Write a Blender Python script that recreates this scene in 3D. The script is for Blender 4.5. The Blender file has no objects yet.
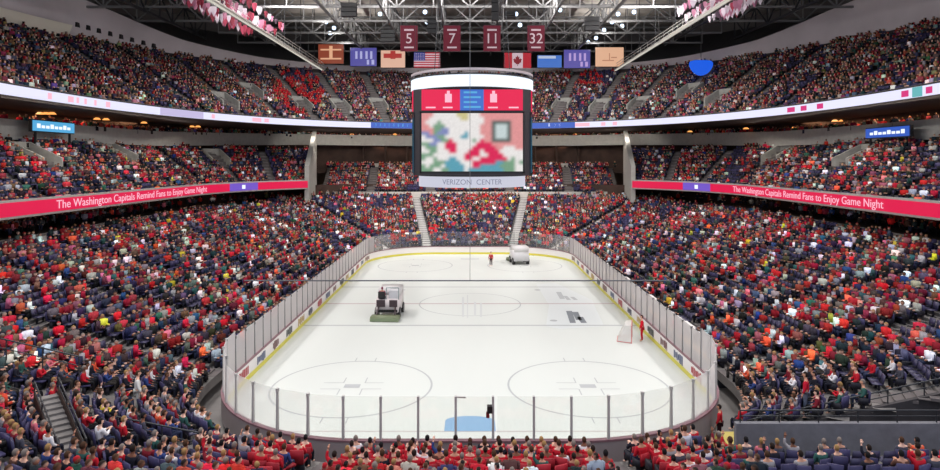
import bpy, bmesh, math, random
import numpy as np
from mathutils import Vector, Matrix
random.seed(7); rng = np.random.default_rng(7)
SC = bpy.context.scene
COL = SC.collection
R = math.radians

# ---------------------------------------------------------------- camera, world, light, exposure
F, HY, CX, CH, CD = 641.0, 161.0, 470.0, 12.8, 27.0
cam_d = bpy.data.cameras.new('camera'); cam = bpy.data.objects.new('camera', cam_d); COL.objects.link(cam)
cam.location = (0, -CD, CH); cam.rotation_euler = (R(90), 0, 0)
cam_d.sensor_width = 36.0; cam_d.lens = 36.0 * F / 940.0
cam_d.shift_y = -(235.0 - HY) / 940.0
cam_d.clip_end = 500; SC.camera = cam
w = bpy.data.worlds.new('world'); SC.world = w; w.use_nodes = True
w.node_tree.nodes['Background'].inputs[0].default_value = (0.75, 0.82, 1.0, 1)
w.node_tree.nodes['Background'].inputs[1].default_value = 0.9
SC.view_settings.view_transform = 'Standard'; SC.view_settings.look = 'None'
SC.view_settings.exposure = 0.0; SC.view_settings.gamma = 1.0
SC.view_settings.use_curve_mapping = False
def area(name, loc, sx, sy, power, col=(1, .98, .95), rot=(0, 0, 0), spread=180):
    l = bpy.data.lights.new(name, 'AREA'); l.shape = 'RECTANGLE'; l.size = sx; l.size_y = sy
    l.energy = power; l.color = col; l.spread = R(spread)
    o = bpy.data.objects.new(name, l); o.location = loc; o.rotation_euler = rot; COL.objects.link(o); return o
for yy, pw in ((-4, 1350), (14, 560), (40, 620), (60, 760)):
    for xx in (-12, 12):
        area('ice_floodlight', (xx, yy, 34.5), 3.0, 14, pw, (1.0, 0.99, 0.96), (0, 0, 0), 110)
for yy, pw in ((-8, 3300), (22, 6900), (52, 7800)):
    for sg in (-1, 1): area('house_light', (sg * 27, yy, 36.5), 2.5, 20, pw, (1.0, 0.95, 0.94), (0, R(38) * sg, 0), 180)
area('house_light', (0, 62, 36.5), 30, 2.5, 5600, (1.0, 0.95, 0.93), (R(25), 0, 0), 150)
for sg in (-1, 1):
    area('roof_fill_light', (sg * 16, 26, 33.0), 2, 24, 2500, (1.0, 0.98, 0.95), (R(180 - 38), 0, 0), 160)  # unseen fill added to lift the roof deck, standing for ice bounce
    area('deck_fill_light', (sg * 22.5, 70, 33.0), .5, 44, 3000, (1.0, 0.98, 0.95), (R(180), 0, 0), 175)  # unseen one-sided fill added between trusses to brighten the roof
    area('suite_downlight', (sg * 40.0, 34, 18.12), 1.2, 60, 3200, (1.0, 0.88, 0.76), (0, R(28) * sg, 0), 170)
    area('suite_lamp_row', (sg * 47.0, 34, 18.12), .6, 60, 900, (1.0, 0.62, 0.36), (0, 0, 0), 170)
    area('concourse_downlight', (sg * 37.5, 40, 8.4), .5, 60, 120, (1.0, 0.82, 0.66), (0, 0, 0), 170)
area('suite_downlight', (0, 83.0, 18.12), 56, 1.2, 5200, (1.0, 0.90, 0.82), (R(40), 0, 0), 170)
area('suite_lamp_row', (0, 100.4, 18.12), 50, .5, 800, (1.0, 0.62, 0.36), (0, 0, 0), 170)
area('suite_lamp_row', (0, 100.0, 15.6), 50, .5, 300, (1.0, 0.62, 0.46), (0, 0, 0), 170)

# ---------------------------------------------------------------- helpers
def lin(c):
    c = c / 255.0
    return c / 12.92 if c <= 0.04045 else ((c + 0.055) / 1.055) ** 2.4
def rgb(*c): return (lin(c[0]), lin(c[1]), lin(c[2]), 1.0)
def at(px, py, d): return Vector(((px - CX) * d / F, d - CD, CH - (py - HY) * d / F))
MATS = {}
def mat(name, col, rough=0.6, metal=0.0, emit=0.0, noise=0.0, nscale=2.0, spec=0.5):
    if name in MATS: return MATS[name]
    m = bpy.data.materials.new(name); m.use_nodes = True; MATS[name] = m
    nt = m.node_tree; b = nt.nodes['Principled BSDF']
    b.inputs['Base Color'].default_value = col; b.inputs['Roughness'].default_value = rough
    b.inputs['Metallic'].default_value = metal; b.inputs['Specular IOR Level'].default_value = spec
    if emit:
        b.inputs['Emission Color'].default_value = col; b.inputs['Emission Strength'].default_value = emit
        b.inputs['Base Color'].default_value = (0.01, 0.01, 0.01, 1)
    if noise:
        tc = nt.nodes.new('ShaderNodeTexCoord'); n = nt.nodes.new('ShaderNodeTexNoise')
        n.inputs['Scale'].default_value = nscale; n.inputs['Detail'].default_value = 4
        r = nt.nodes.new('ShaderNodeValToRGB')
        r.color_ramp.elements[0].position = 0.3; r.color_ramp.elements[1].position = 0.7
        r.color_ramp.elements[0].color = tuple(c * (1 - noise) for c in col[:3]) + (1,)
        r.color_ramp.elements[1].color = tuple(min(1, c * (1 + noise)) for c in col[:3]) + (1,)
        nt.links.new(tc.outputs['Object'], n.inputs['Vector']); nt.links.new(n.outputs[0], r.inputs[0])
        nt.links.new(r.outputs[0], b.inputs['Base Color'])
    return m
def attr_mat(name, rough=0.8, emit=0.0):
    if name in MATS: return MATS[name]
    m = bpy.data.materials.new(name); m.use_nodes = True; MATS[name] = m
    nt = m.node_tree; b = nt.nodes['Principled BSDF']; a = nt.nodes.new('ShaderNodeAttribute'); a.attribute_name = 'col'
    b.inputs['Roughness'].default_value = rough; b.inputs['Specular IOR Level'].default_value = 0.2
    if emit:
        b.inputs['Base Color'].default_value = (0.01, 0.01, 0.01, 1)
        nt.links.new(a.outputs['Color'], b.inputs['Emission Color']); b.inputs['Emission Strength'].default_value = emit
    else: nt.links.new(a.outputs['Color'], b.inputs['Base Color'])
    return m
class MB:
    def __init__(s): s.v = []; s.f = []
    def quad(s, a, b, c, d):
        n = len(s.v); s.v += [tuple(a), tuple(b), tuple(c), tuple(d)]; s.f.append((n, n + 1, n + 2, n + 3)); return s
    def hexa(s, p):
        n = len(s.v); s.v += [tuple(x) for x in p]
        for f in ((3, 2, 1, 0), (4, 5, 6, 7), (0, 1, 5, 4), (1, 2, 6, 5), (2, 3, 7, 6), (3, 0, 4, 7)): s.f.append(tuple(n + i for i in f))
        return s
    def box(s, x0, y0, z0, x1, y1, z1):
        return s.hexa([(x0, y0, z0), (x1, y0, z0), (x1, y1, z0), (x0, y1, z0), (x0, y0, z1), (x1, y0, z1), (x1, y1, z1), (x0, y1, z1)])
    def bar(s, a, b, w, h=None, up=(0, 0, 1)):
        a = Vector(a); b = Vector(b); h = h or w; d = (b - a)
        if d.length < 1e-6: return s
        d.normalize(); u = Vector(up)
        if abs(d.dot(u)) > .98: u = Vector((0, 1, 0))
        sd = d.cross(u).normalized(); u2 = sd.cross(d).normalized()
        q = lambda c: [c - sd * w / 2 - u2 * h / 2, c + sd * w / 2 - u2 * h / 2, c + sd * w / 2 + u2 * h / 2, c - sd * w / 2 + u2 * h / 2]
        return s.hexa(q(a) + q(b))
    def tube(s, a, b, r, r2=None, n=8):
        a = Vector(a); b = Vector(b); r2 = r if r2 is None else r2; d = (b - a).normalized(); u = Vector((0, 0, 1))
        if abs(d.dot(u)) > .98: u = Vector((1, 0, 0))
        x = d.cross(u).normalized(); y = x.cross(d); k = len(s.v)
        for c, rr in ((a, r), (b, r2)):
            for i in range(n):
                t = 2 * math.pi * i / n; s.v.append(tuple(c + x * rr * math.cos(t) + y * rr * math.sin(t)))
        for i in range(n): s.f.append((k + i, k + (i + 1) % n, k + n + (i + 1) % n, k + n + i))
        s.f.append(tuple(k + i for i in range(n))[::-1]); s.f.append(tuple(k + n + i for i in range(n))); return s
    def build(s, name, m=None, parent=None, smooth=False):
        me = bpy.data.meshes.new(name); me.from_pydata(s.v, [], s.f); me.update()
        if smooth: me.shade_smooth()
        return link(name, me, m, parent)
def link(name, me, m=None, parent=None):
    if m and not me.materials: me.materials.append(m)
    o = bpy.data.objects.new(name, me); COL.objects.link(o)
    if parent: o.parent = parent
    return o
def tag(o, label, cat, group=None, kind=None):
    if label: o['label'] = label
    if cat: o['category'] = cat
    if group: o['group'] = group
    if kind: o['kind'] = kind
    return o
def empty(name, loc=(0, 0, 0), rz=0):
    o = bpy.data.objects.new(name, None); o.empty_display_size = .2; COL.objects.link(o); o.location = loc; o.rotation_euler = (0, 0, rz); return o
def struct(o): o['kind'] = 'structure'; return o
def text(name, body, size, m, parent, loc, rot, ext=0.01, align='CENTER', width=0):
    c = bpy.data.curves.new(name, 'FONT'); c.body = body; c.size = size; c.extrude = ext; c.align_x = align; c.align_y = 'CENTER'
    o = bpy.data.objects.new(name, c); COL.objects.link(o); dg = bpy.context.evaluated_depsgraph_get(); dg.update()
    me = bpy.data.meshes.new_from_object(o.evaluated_get(dg)); bpy.data.objects.remove(o); bpy.data.curves.remove(c)
    me.materials.clear(); me.materials.append(m)
    if width:
        xs = [v.co.x for v in me.vertices]; w0 = max(xs) - min(xs); mid = (max(xs) + min(xs)) / 2
        for v in me.vertices: v.co.x = (v.co.x - mid) * width / w0
    o = bpy.data.objects.new(name, me); COL.objects.link(o); o.parent = parent; o.location = loc; o.rotation_euler = rot; return o
ONES = 'zeroth first second third fourth fifth sixth seventh eighth ninth tenth eleventh twelfth thirteenth fourteenth fifteenth sixteenth seventeenth eighteenth nineteenth'.split()
TENS = {20: 'twent', 30: 'thirt', 40: 'fort', 50: 'fift', 60: 'sixt', 70: 'sevent', 80: 'eight', 90: 'ninet'}
def nth(n):
    if n < 20: return ONES[n]
    if n < 100: return TENS[n // 10 * 10] + ('ieth' if n % 10 == 0 else 'y-' + ONES[n % 10])
    return 'hundred-and-' + nth(n - 100)

concrete = mat('concrete', rgb(118, 114, 112), .85, noise=.18, nscale=.8)
step_m = mat('pale_concrete', rgb(206, 204, 202), .8, noise=.1, nscale=1.5)
vom_m = mat('vomitory_concrete', rgb(164, 164, 158), .8, noise=.1)
stair_m = mat('stair_concrete', rgb(96, 90, 90), .85, noise=.1)
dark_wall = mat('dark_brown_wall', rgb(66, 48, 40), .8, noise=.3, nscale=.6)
fascia_m = mat('grey_fascia', rgb(176, 176, 170), .7, noise=.08)
white_wall = mat('off_white_wall', rgb(200, 196, 190), .7, noise=.06)
cream = mat('cream_plaster', rgb(236, 230, 212), .8)
soffit_m = mat('bulkhead_grey', rgb(206, 198, 200), .85, noise=.12, nscale=.15)
steel = mat('roof_steel', rgb(118, 118, 118), .6)
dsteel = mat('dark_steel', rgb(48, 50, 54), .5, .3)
black = mat('black_plastic', rgb(22, 22, 24), .5)
post_m = mat('stanchion_metal', rgb(176, 174, 172), .5)
deck_m = mat('roof_deck', rgb(176, 168, 160), .9, noise=.4, nscale=.12)

# ---------------------------------------------------------------- paths
HX, LEN, RC = 12.95, 61.0, 8.5
SX, SY0, SY1 = HX - RC, RC, LEN - RC
QA = RC * math.pi / 2
TOT = 4 * SX + 2 * (SY1 - SY0) + 4 * QA
def rink(L, t=0.0, sgn=-1):
    """point at base length L from the middle of the near end, going round on the side of sgn, pushed out by t"""
    L = L % TOT
    if L > TOT / 2: return rink(TOT - L, t, -sgn)
    if L < SX: x, y, nx, ny = L, -t, 0, -1
    elif L < SX + QA:
        a = (L - SX) / RC; x = SX + (RC + t) * math.sin(a); y = RC - (RC + t) * math.cos(a); nx, ny = math.sin(a), -math.cos(a)
    elif L < SX + QA + SY1 - SY0: x, y, nx, ny = HX + t, SY0 + L - SX - QA, 1, 0
    elif L < SX + 2 * QA + SY1 - SY0:
        a = (L - SX - QA - SY1 + SY0) / RC; x = SX + (RC + t) * math.cos(a); y = SY1 + (RC + t) * math.sin(a); nx, ny = math.cos(a), math.sin(a)
    else: x, y, nx, ny = TOT / 2 - L, LEN + t, 0, 1
    return sgn * x, y, sgn * nx, ny
def supere(a, b, n, k, K, y0=30.5, t0=-0.35):
    """superellipse point, k=0 near one side .. K"""
    th = t0 + (math.pi - 2 * t0) * k / K
    c, s = math.cos(th), math.sin(th)
    x = -a * math.copysign(abs(c) ** (2 / n), c); y = y0 + b * math.copysign(abs(s) ** (2 / n), s)
    return x, y
def strip(name, P, Q, m, parent=None, thick=None):
    """ruled surface between 3-D polylines"""
    n = len(P); v = [tuple(p) for p in P] + [tuple(q) for q in Q]
    f = [(i, i + 1, n + i + 1, n + i) for i in range(n - 1)]
    if thick:
        th = Vector(thick); v += [tuple(Vector(p) + th) for p in P] + [tuple(Vector(q) + th) for q in Q]
        f += [(2 * n + i + 1, 2 * n + i, 3 * n + i, 3 * n + i + 1) for i in range(n - 1)]
        f += [(i + 1, i, 2 * n + i, 2 * n + i + 1) for i in range(n - 1)] + [(n + i, n + i + 1, 3 * n + i + 1, 3 * n + i) for i in range(n - 1)]
        f += [(0, n, 3 * n, 2 * n), (n - 1, 2 * n - 1 + 0, 4 * n - 1, 3 * n - 1)]
    me = bpy.data.meshes.new(name); me.from_pydata(v, [], f); me.update(); return link(name, me, m, parent)

# ---------------------------------------------------------------- ice
ice_m = bpy.data.materials.new('ice'); ice_m.use_nodes = True; nt = ice_m.node_tree; b = nt.nodes['Principled BSDF']
b.inputs['Base Color'].default_value = rgb(205, 210, 206); b.inputs['Specular IOR Level'].default_value = 0.25
tc = nt.nodes.new('ShaderNodeTexCoord'); n1 = nt.nodes.new('ShaderNodeTexNoise'); mp = nt.nodes.new('ShaderNodeMapping')
mp.inputs['Scale'].default_value = (.25, .05, 1); n1.inputs['Scale'].default_value = 1.2; n1.inputs['Detail'].default_value = 3
r1 = nt.nodes.new('ShaderNodeMapRange'); r1.inputs[3].default_value = .18; r1.inputs[4].default_value = .5
nt.links.new(tc.outputs['Object'], mp.inputs[0]); nt.links.new(mp.outputs[0], n1.inputs[0]); nt.links.new(n1.outputs[0], r1.inputs[0]); nt.links.new(r1.outputs[0], b.inputs['Roughness'])
pts = [rink(TOT * i / 240, 0.02) for i in range(240)]
me = bpy.data.meshes.new('floor'); me.from_pydata([(p[0], p[1], 0.0) for p in pts] + [(p[0], p[1], -.3) for p in pts], [], [tuple(range(240))[::-1]] + [(i, (i + 1) % 240, 240 + (i + 1) % 240, 240 + i) for i in range(240)]); me.update()
struct(link('floor', me, ice_m))
s = MB(); s.box(-75, -40, -.6, 75, 115, -.32); struct(s.build('floor_slab', concrete))
line_grey = mat('ice_paint_grey', rgb(168, 172, 174), .5); line_dark = mat('ice_paint_dark', rgb(110, 116, 122), .5)
line_red = mat('ice_paint_faded_red', rgb(178, 160, 162), .5); crease_m = mat('ice_paint_blue', rgb(128, 164, 196), .5)
patch_m = mat('bluish_ice', rgb(208, 214, 214), .3)  # patch tone, slightly bluer than the surrounding ice
faint_m = mat('ice_paint_faint', rgb(194, 198, 198), .5)
TR = [0]
def marking(mb, m):
    TR[0] += 1; return struct(mb.build('trim_%d' % TR[0], m))
def ring(cx, cy, r, wd, z=.006, n=64):
    s = MB()
    for i in range(n):
        a, c = 2 * math.pi * i / n, 2 * math.pi * (i + 1) / n
        s.quad(*[(cx + rr * math.cos(t), cy + rr * math.sin(t), z) for rr, t in ((r - wd, a), (r, a), (r, c), (r - wd, c))])
    return s
def rect(x0, y0, x1, y1, z=.006): return MB().quad((x0, y0, z), (x1, y0, z), (x1, y1, z), (x0, y1, z))
for y, m, wd in ((22.9, line_grey, .3), (38.1, line_grey, .3), (30.5, line_red, .3)): marking(rect(-HX, y - wd / 2, HX, y + wd / 2), m)
for y in (3.35, 57.65): marking(rect(-11.6, y - .03, 11.6, y + .03), line_red)
for cy in (9.45, 51.55):
    for cx in (-6.7, 6.7):
        marking(ring(cx, cy, 4.57, .11), line_grey)
        d = rect(cx - .45, cy - .28, cx + .45, cy + .28, .009)
        for sx in (-1, 1):
            for sy in (-1, 1):
                x, y = cx + sx * .62, cy + sy * .5; d.quad((x, y, .009), (x + sx * 1.1, y, .009), (x + sx * 1.1, y + .06, .009), (x, y + .06, .009)); d.quad((x, y, .009), (x + .06, y, .009), (x + .06, y + sy * .9, .009), (x, y + sy * .9, .009))
                d.quad((cx + sx * .6, cy + sy * 4.5, .009), (cx + sx * .66, cy + sy * 4.5, .009), (cx + sx * .66, cy + sy * 5.2, .009), (cx + sx * .6, cy + sy * 5.2, .009))
        marking(d, line_grey)
marking(ring(0, 30.5, 4.57, .1), line_grey)
for cy, sg in ((3.35, 1), (57.65, -1)):
    s = MB(); k = []; 
    for i in range(17):
        t = math.pi * i / 16; k.append((1.22 * math.cos(t) * 1.0, cy + sg * (1.22 + .6 * math.sin(t)), .008))
    n = len(s.v); s.v += [(1.22, cy, .008)] + k + [(-1.22, cy, .008)]; s.f.append(tuple(range(len(s.v)))); marking(s, crease_m if sg > 0 else faint_m)
for cx, cy in ((-6.7, 24.4), (6.7, 24.4), (-6.7, 36.6), (6.7, 36.6)): marking(ring(cx, cy, .3, .3, n=20), line_grey)
# faint adverts under the ice in the neutral zone
def at0(px, py):
    d = CH * F / (py - HY); return ((px - CX) * d / F, d - CD)
def ice_poly(pp, m, z=.007):
    s = MB(); s.v = [at0(*p) + (z,) for p in pp]; s.f = [tuple(range(len(pp)))[::-1]]; marking(s, m)
for x0, x1, y0, y1 in ((566, 572, 311, 323), (572, 578, 312, 320), (577, 583, 317, 323), (556, 561, 292, 299), (563, 567, 296, 300), (570, 574, 297, 300)):
    ice_poly([(x0, y0), (x1, y0), (x1 + 4, y1), (x0 + 4, y1)], line_dark if x0 > 565 and y0 > 305 else line_grey)
for x0, x1, y0, y1 in ((462, 464, 297, 317), (467, 468, 295, 318), (474, 476, 302, 316), (480, 482, 303, 317)): ice_poly([(x0, y0), (x1, y0), (x1, y1), (x0, y1)], faint_m)
s = MB(); q = [at0(*p) + (.003,) for p in ((536, 284), (556, 283), (592, 300), (604, 326), (560, 329), (546, 326), (549, 305))]; s.v = q; s.f = [tuple(range(len(q)))[::-1]]; marking(s, patch_m)

# ---------------------------------------------------------------- rink boards, glass
boards = tag(empty('rink_boards'), 'white rounded hockey rink boards with yellow kick plate and dark top rail around the ice', 'boards')
N = 400
def sweep(name, t0, t1, z0, z1, m, parent, L0=0, L1=TOT, n=N):
    v = []; f = []; closed = abs(L1 - L0 - TOT) < 1e-6; nn = n if closed else n + 1
    for i in range(nn):
        L = L0 + (L1 - L0) * i / n
        a = rink(L, t0); c = rink(L, t1)
        v += [(a[0], a[1], z0), (c[0], c[1], z0), (c[0], c[1], z1), (a[0], a[1], z1)]
    for i in range(n):
        j = (i + 1) % nn
        for k in range(4): f.append((4 * i + k, 4 * i + (k + 1) % 4, 4 * j + (k + 1) % 4, 4 * j + k))
    if not closed: f += [(0, 3, 2, 1), (4 * n, 4 * n + 1, 4 * n + 2, 4 * n + 3)]
    me = bpy.data.meshes.new(name); me.from_pydata(v, [], f); me.update(); return link(name, me, m, parent)
board_w = mat('board_white', rgb(232, 228, 226), .35); yellow = mat('kick_yellow', rgb(214, 206, 74), .4)
cap_m = mat('cap_rail_mauve', rgb(126, 92, 100), .5)
sweep('board_panel', .03, .14, .26, 1.02, board_w, boards)
sweep('kick_plate', .0, .14, 0.0, .26, yellow, boards)
sweep('cap_rail', -.03, .22, 1.02, 1.1, cap_m, boards)
sweep('backing_frame', .14, .2, 0.0, 1.02, mat('backing_grey', rgb(150, 140, 140), .6), boards)
adcols = [rgb(60, 58, 84), rgb(170, 50, 60), rgb(70, 84, 120), rgb(120, 84, 84), rgb(50, 60, 60), rgb(180, 150, 90)]
for sg in (-1, 1):
    for i, y in enumerate(np.arange(7.0, 56, 3.1)):
        s = MB(); L = 0
        wds = [random.uniform(.12, .34) for _ in range(7)]; y0 = y - 1.1
        for kx, wd in enumerate(wds):
            hh = random.choice([.3, .36, .22])
            # sides are straight from SY0 to SY1; follow the curve before that
            Lb = SX + QA + (y0 - SY0); p = rink(Lb, .022, sg); q = rink(Lb + wd * .8, .022, sg)
            s.quad((p[0], p[1], .64 - hh), (q[0], q[1], .64 - hh), (q[0], q[1], .64 + hh * .6), (p[0], p[1], .64 + hh * .6)); y0 += wd
        a = s.build('advert', mat('advert_ink_%d' % (i % 6), adcols[i % 6], .5), boards)

glass_m = bpy.data.materials.new('milky_glass'); glass_m.use_nodes = True; nt = glass_m.node_tree; nt.nodes.clear()
out = nt.nodes.new('ShaderNodeOutputMaterial'); tr = nt.nodes.new('ShaderNodeBsdfTransparent'); gl = nt.nodes.new('ShaderNodeBsdfGlossy'); df = nt.nodes.new('ShaderNodeBsdfTranslucent'); df2 = nt.nodes.new('ShaderNodeBsdfDiffuse')
ad = nt.nodes.new('ShaderNodeMixShader'); ad.inputs[0].default_value = .5; mx = nt.nodes.new('ShaderNodeMixShader'); m2 = nt.nodes.new('ShaderNodeMixShader'); lw = nt.nodes.new('ShaderNodeLayerWeight')
gl.inputs['Roughness'].default_value = .12; lw.inputs[0].default_value = .35
df.inputs[0].default_value = (.9, .88, .88, 1); df2.inputs[0].default_value = (.9, .88, .88, 1); tr.inputs[0].default_value = (.99, 1, .99, 1)
nt.links.new(df.outputs[0], ad.inputs[1]); nt.links.new(df2.outputs[0], ad.inputs[2])
mr = nt.nodes.new('ShaderNodeMapRange'); mr.inputs[3].default_value = -.04; mr.inputs[4].default_value = .75; nt.links.new(lw.outputs['Facing'], mr.inputs[0])  # whiter at grazing view: scuffing plus reflections imitated by diffuse colour
nt.links.new(mr.outputs[0], mx.inputs[0]); nt.links.new(tr.outputs[0], mx.inputs[1]); nt.links.new(ad.outputs[0], mx.inputs[2])
m2.inputs[0].default_value = .05; nt.links.new(mx.outputs[0], m2.inputs[1]); nt.links.new(gl.outputs[0], m2.inputs[2]); nt.links.new(m2.outputs[0], out.inputs[0])
SP = 1.575; npost = int(TOT / SP)
def zone(L):
    """names the stretch of board"""
    sd = 'bench side' if L > TOT / 2 else 'side opposite benches'
    l = L if L < TOT / 2 else TOT - L
    if l < SX: return 'camera end'
    if l < SX + QA: return 'camera end corner, ' + sd
    if l < SX + QA + SY1 - SY0: return 'straight boards, ' + sd
    if l < SX + 2 * QA + SY1 - SY0: return 'far corner, ' + sd
    return 'far end'
def gh(L):
    l = min(L % TOT, TOT - L % TOT)
    return 2.9 if l < SX + QA * .62 else (3.35 if l < SX + QA * 1.1 else 3.05)
cnt = {}
for i in range(npost + 1):
    L = .6 + SP * i
    if L > TOT - .97 + .01: L = TOT - .97
    z = zone(L); cnt[z] = cnt.get(z, 0) + 1; n = cnt[z]
    L2 = min(L + SP, TOT - .97) if i < npost else TOT + .6
    if L2 - L < .3: continue
    a = rink(L, .09); c = rink(L2 - .04, .09); h = min(gh(L), gh(L2)); A = Vector((a[0], a[1], 0)); C = Vector((c[0], c[1], 0)); nn = Vector((a[2] + c[2], a[3] + c[3], 0)).normalized() * .012
    s = MB(); s.hexa([A - nn + Vector((0, 0, 1.1)), C - nn + Vector((0, 0, 1.1)), C + nn + Vector((0, 0, 1.1)), A + nn + Vector((0, 0, 1.1)), A - nn + Vector((0, 0, h)), C - nn + Vector((0, 0, h)), C + nn + Vector((0, 0, h)), A + nn + Vector((0, 0, h))])
    g = s.build('rink_glass', glass_m)
    tag(g, 'clear glass panel on rink boards, %s pane along the %s' % (nth(n), z), 'glass panel', 'rink glass panels')
    near = 'camera end' in z
    wd = .1 if near else .05; dk = wd
    s = MB(); p = Vector((a[0], a[1], 0)); u = Vector((a[2], a[3], 0)); v = Vector((-a[3], a[2], 0))
    q = lambda zz, e: [p - v * wd / 2 - u * e, p + v * wd / 2 - u * e, p + v * wd / 2 + u * e, p - v * wd / 2 + u * e]
    s.hexa([x + Vector((0, 0, 1.08)) for x in q(0, .06)] + [x + Vector((0, 0, h + .02)) for x in q(0, .03)])
    s.hexa([x * 1 + Vector((0, 0, h - .12)) for x in q(0, .07)] + [x + Vector((0, 0, h + .03)) for x in q(0, .07)])
    o = s.build('glass_stanchion', post_m if near else steel)
    tag(o, 'slim grey metal post between glass panes, %s along the %s' % (nth(n), z), 'post', 'rink glass posts')

# ---------------------------------------------------------------- tiers
K = 260
def lerp(a, b, t): return a + (b - a) * t
def poly3(f, z): return [(p[0], p[1], z(p) if callable(z) else z) for p in f]
# lower bowl base: L from near centre round both ways
def lower_L(k): return TOT * k / K
LOW = dict(name='lower', n=27, z0=.7, z1=6.15)
def lowpts(t): return [rink(lower_L(k), t)[:2] for k in range(K + 1)]
LOW['A'] = lowpts(1.35); LOW['B'] = lowpts(25.2)
def clubpts(t, th_end, sgn):
    r = []
    for k in range(81):
        u = k / 80
        if u < .55: r.append((sgn * (HX + t), lerp(2.0, SY1, u / .55)))
        else:
            a = R(th_end) * (u - .55) / .45; r.append((sgn * (SX + (RC + t) * math.cos(a)), SY1 + (RC + t) * math.sin(a)))
    return r
CLUBL = dict(name='clubl', n=12, z0=8.9, z1=14.1, A=clubpts(21.9, 45.5, -1), B=clubpts(31.5, 55, -1))
CLUBR = dict(name='clubr', n=12, z0=8.9, z1=14.1, A=clubpts(21.9, 45.5, 1), B=clubpts(31.5, 55, 1))
FARC = dict(name='far', n=11, z0=7.2, z1=11.4, A=[(lerp(-26.5, 26.5, k / 60), 87.0) for k in range(61)], B=[(lerp(-27.5, 27.5, k / 60), 97.0) for k in range(61)])
UP = dict(name='upper', n=23, z0=18.7, z1=29.0, A=[supere(38.4, 50.8, 2.3, k, 200) for k in range(201)], B=[supere(58, 67.5, 2.3, k, 200) for k in range(201)])
def near_stair(x, y):
    ax, ay, bx, by = -17.7, -.2, -14.3, -3.9; L2 = (bx - ax) ** 2 + (by - ay) ** 2; t = max(0, min(1, ((x - ax) * (bx - ax) + (y - ay) * (by - ay)) / L2))
    return math.hypot(x - ax - t * (bx - ax), y - ay - t * (by - ay)) < .72
def cutout(x, y): return (9.6 < x < 27 and -9 < y < 1.2)
def seen(x, y, z, mx=.93, my=.60):
    d = y + CD
    return d > 4 and abs(x) / d < mx and (CH - z) / d < my
def rowcurve(T, v): return [(lerp(a[0], b[0], v), lerp(a[1], b[1], v)) for a, b in zip(T['A'], T['B'])]
def terrace(T, skip=None):
    v = []; f = []
    n = T['n']; K = len(T['A'])
    def V(x, y, z): v.append((x, y, z)); return len(v) - 1
    for i in range(n):
        c0 = rowcurve(T, i / n); c1 = rowcurve(T, (i + 1) / n); z = lerp(T['z0'], T['z1'], i / (n - 1)); zp = z - (T['z1'] - T['z0']) / (n - 1)
        for k in range(K - 1):
            mx, my = (c0[k][0] + c1[k + 1][0]) / 2, (c0[k][1] + c1[k + 1][1]) / 2
            if skip and skip(mx, my): continue
            if not seen(mx, my, z, 1.1, .75): continue
            a = V(*c0[k], z); b_ = V(*c0[k + 1], z); c = V(*c1[k + 1], z); d = V(*c1[k], z); e = V(*c0[k], zp if i else z - .5); g = V(*c0[k + 1], zp if i else z - .5)
            f.append((a, b_, c, d)); f.append((e, g, b_, a))
    me = bpy.data.meshes.new('terrace'); me.from_pydata(v, [], f); me.update(); return me
names = {'lower': 'floor_lower_terrace', 'clubl': 'floor_club_terrace_opposite', 'clubr': 'floor_club_terrace_bench', 'far': 'floor_end_terrace', 'upper': 'floor_upper_terrace'}
for T in (LOW, CLUBL, CLUBR, FARC, UP): struct(link(names[T['name']], terrace(T, cutout if T is LOW else None), concrete))

# aisles: parameter index (float) on each tier
def lowidx(L): return L / TOT * K
lowL = []
for side in (0, 1):
    ls = [SX + RC * a for a in (.10, .62, 1.15)] + [SX + QA + d for d in (1.0, 9.5, 18.5, 27, 35.5, 43.5)] + [SX + QA + 44 + RC * a for a in (.42, .84, 1.42)]
    lowL += [l if side == 0 else TOT - l for l in ls]
lowL = sorted(lowL)
LOW['ais'] = [lowidx(l) for l in lowL]
CLUBL['ais'] = CLUBR['ais'] = [8, 15, 22, 29, 36, 43, 52, 62, 71]
FARC['ais'] = [10, 22, 38, 50]
UP['ais'] = list(np.arange(20, 185, 8.0))
def samp(c, k):
    i = int(k); i = min(i, len(c) - 2); t = k - i; return (lerp(c[i][0], c[i + 1][0], t), lerp(c[i][1], c[i + 1][1], t))
for T in (LOW, CLUBL, CLUBR, FARC, UP):
    n = T['n']
    for ai in T['ais']:
        s = MB()
        for i in range(n):
            z = lerp(T['z0'], T['z1'], i / (n - 1)); dz = (T['z1'] - T['z0']) / (n - 1)
            p = Vector(samp(rowcurve(T, i / n), ai) + (0,)); q = Vector(samp(rowcurve(T, (i + 1) / n), ai) + (0,))
            if T is LOW and cutout(p.x, p.y): continue
            if not seen(p.x, p.y, z): continue
            d = (q - p).normalized(); sd = Vector((-d.y, d.x, 0)) * .58
            for (u0, u1, h0) in ((0, .5, .012), (.5, 1.0, dz * .5)):
                a, b_ = p.lerp(q, u0), p.lerp(q, u1); lo, hi = Vector((0, 0, z - .02)), Vector((0, 0, z + h0))
                s.hexa([a - sd + lo, a + sd + lo, b_ + sd + lo, b_ - sd + lo, a - sd + hi, a + sd + hi, b_ + sd + hi, b_ - sd + hi])
        if s.v: struct(s.build('floor_aisle_stair', step_m if (T is LOW and abs(ai / (len(T['A']) - 1) - .5) < .1) else stair_m))

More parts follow.
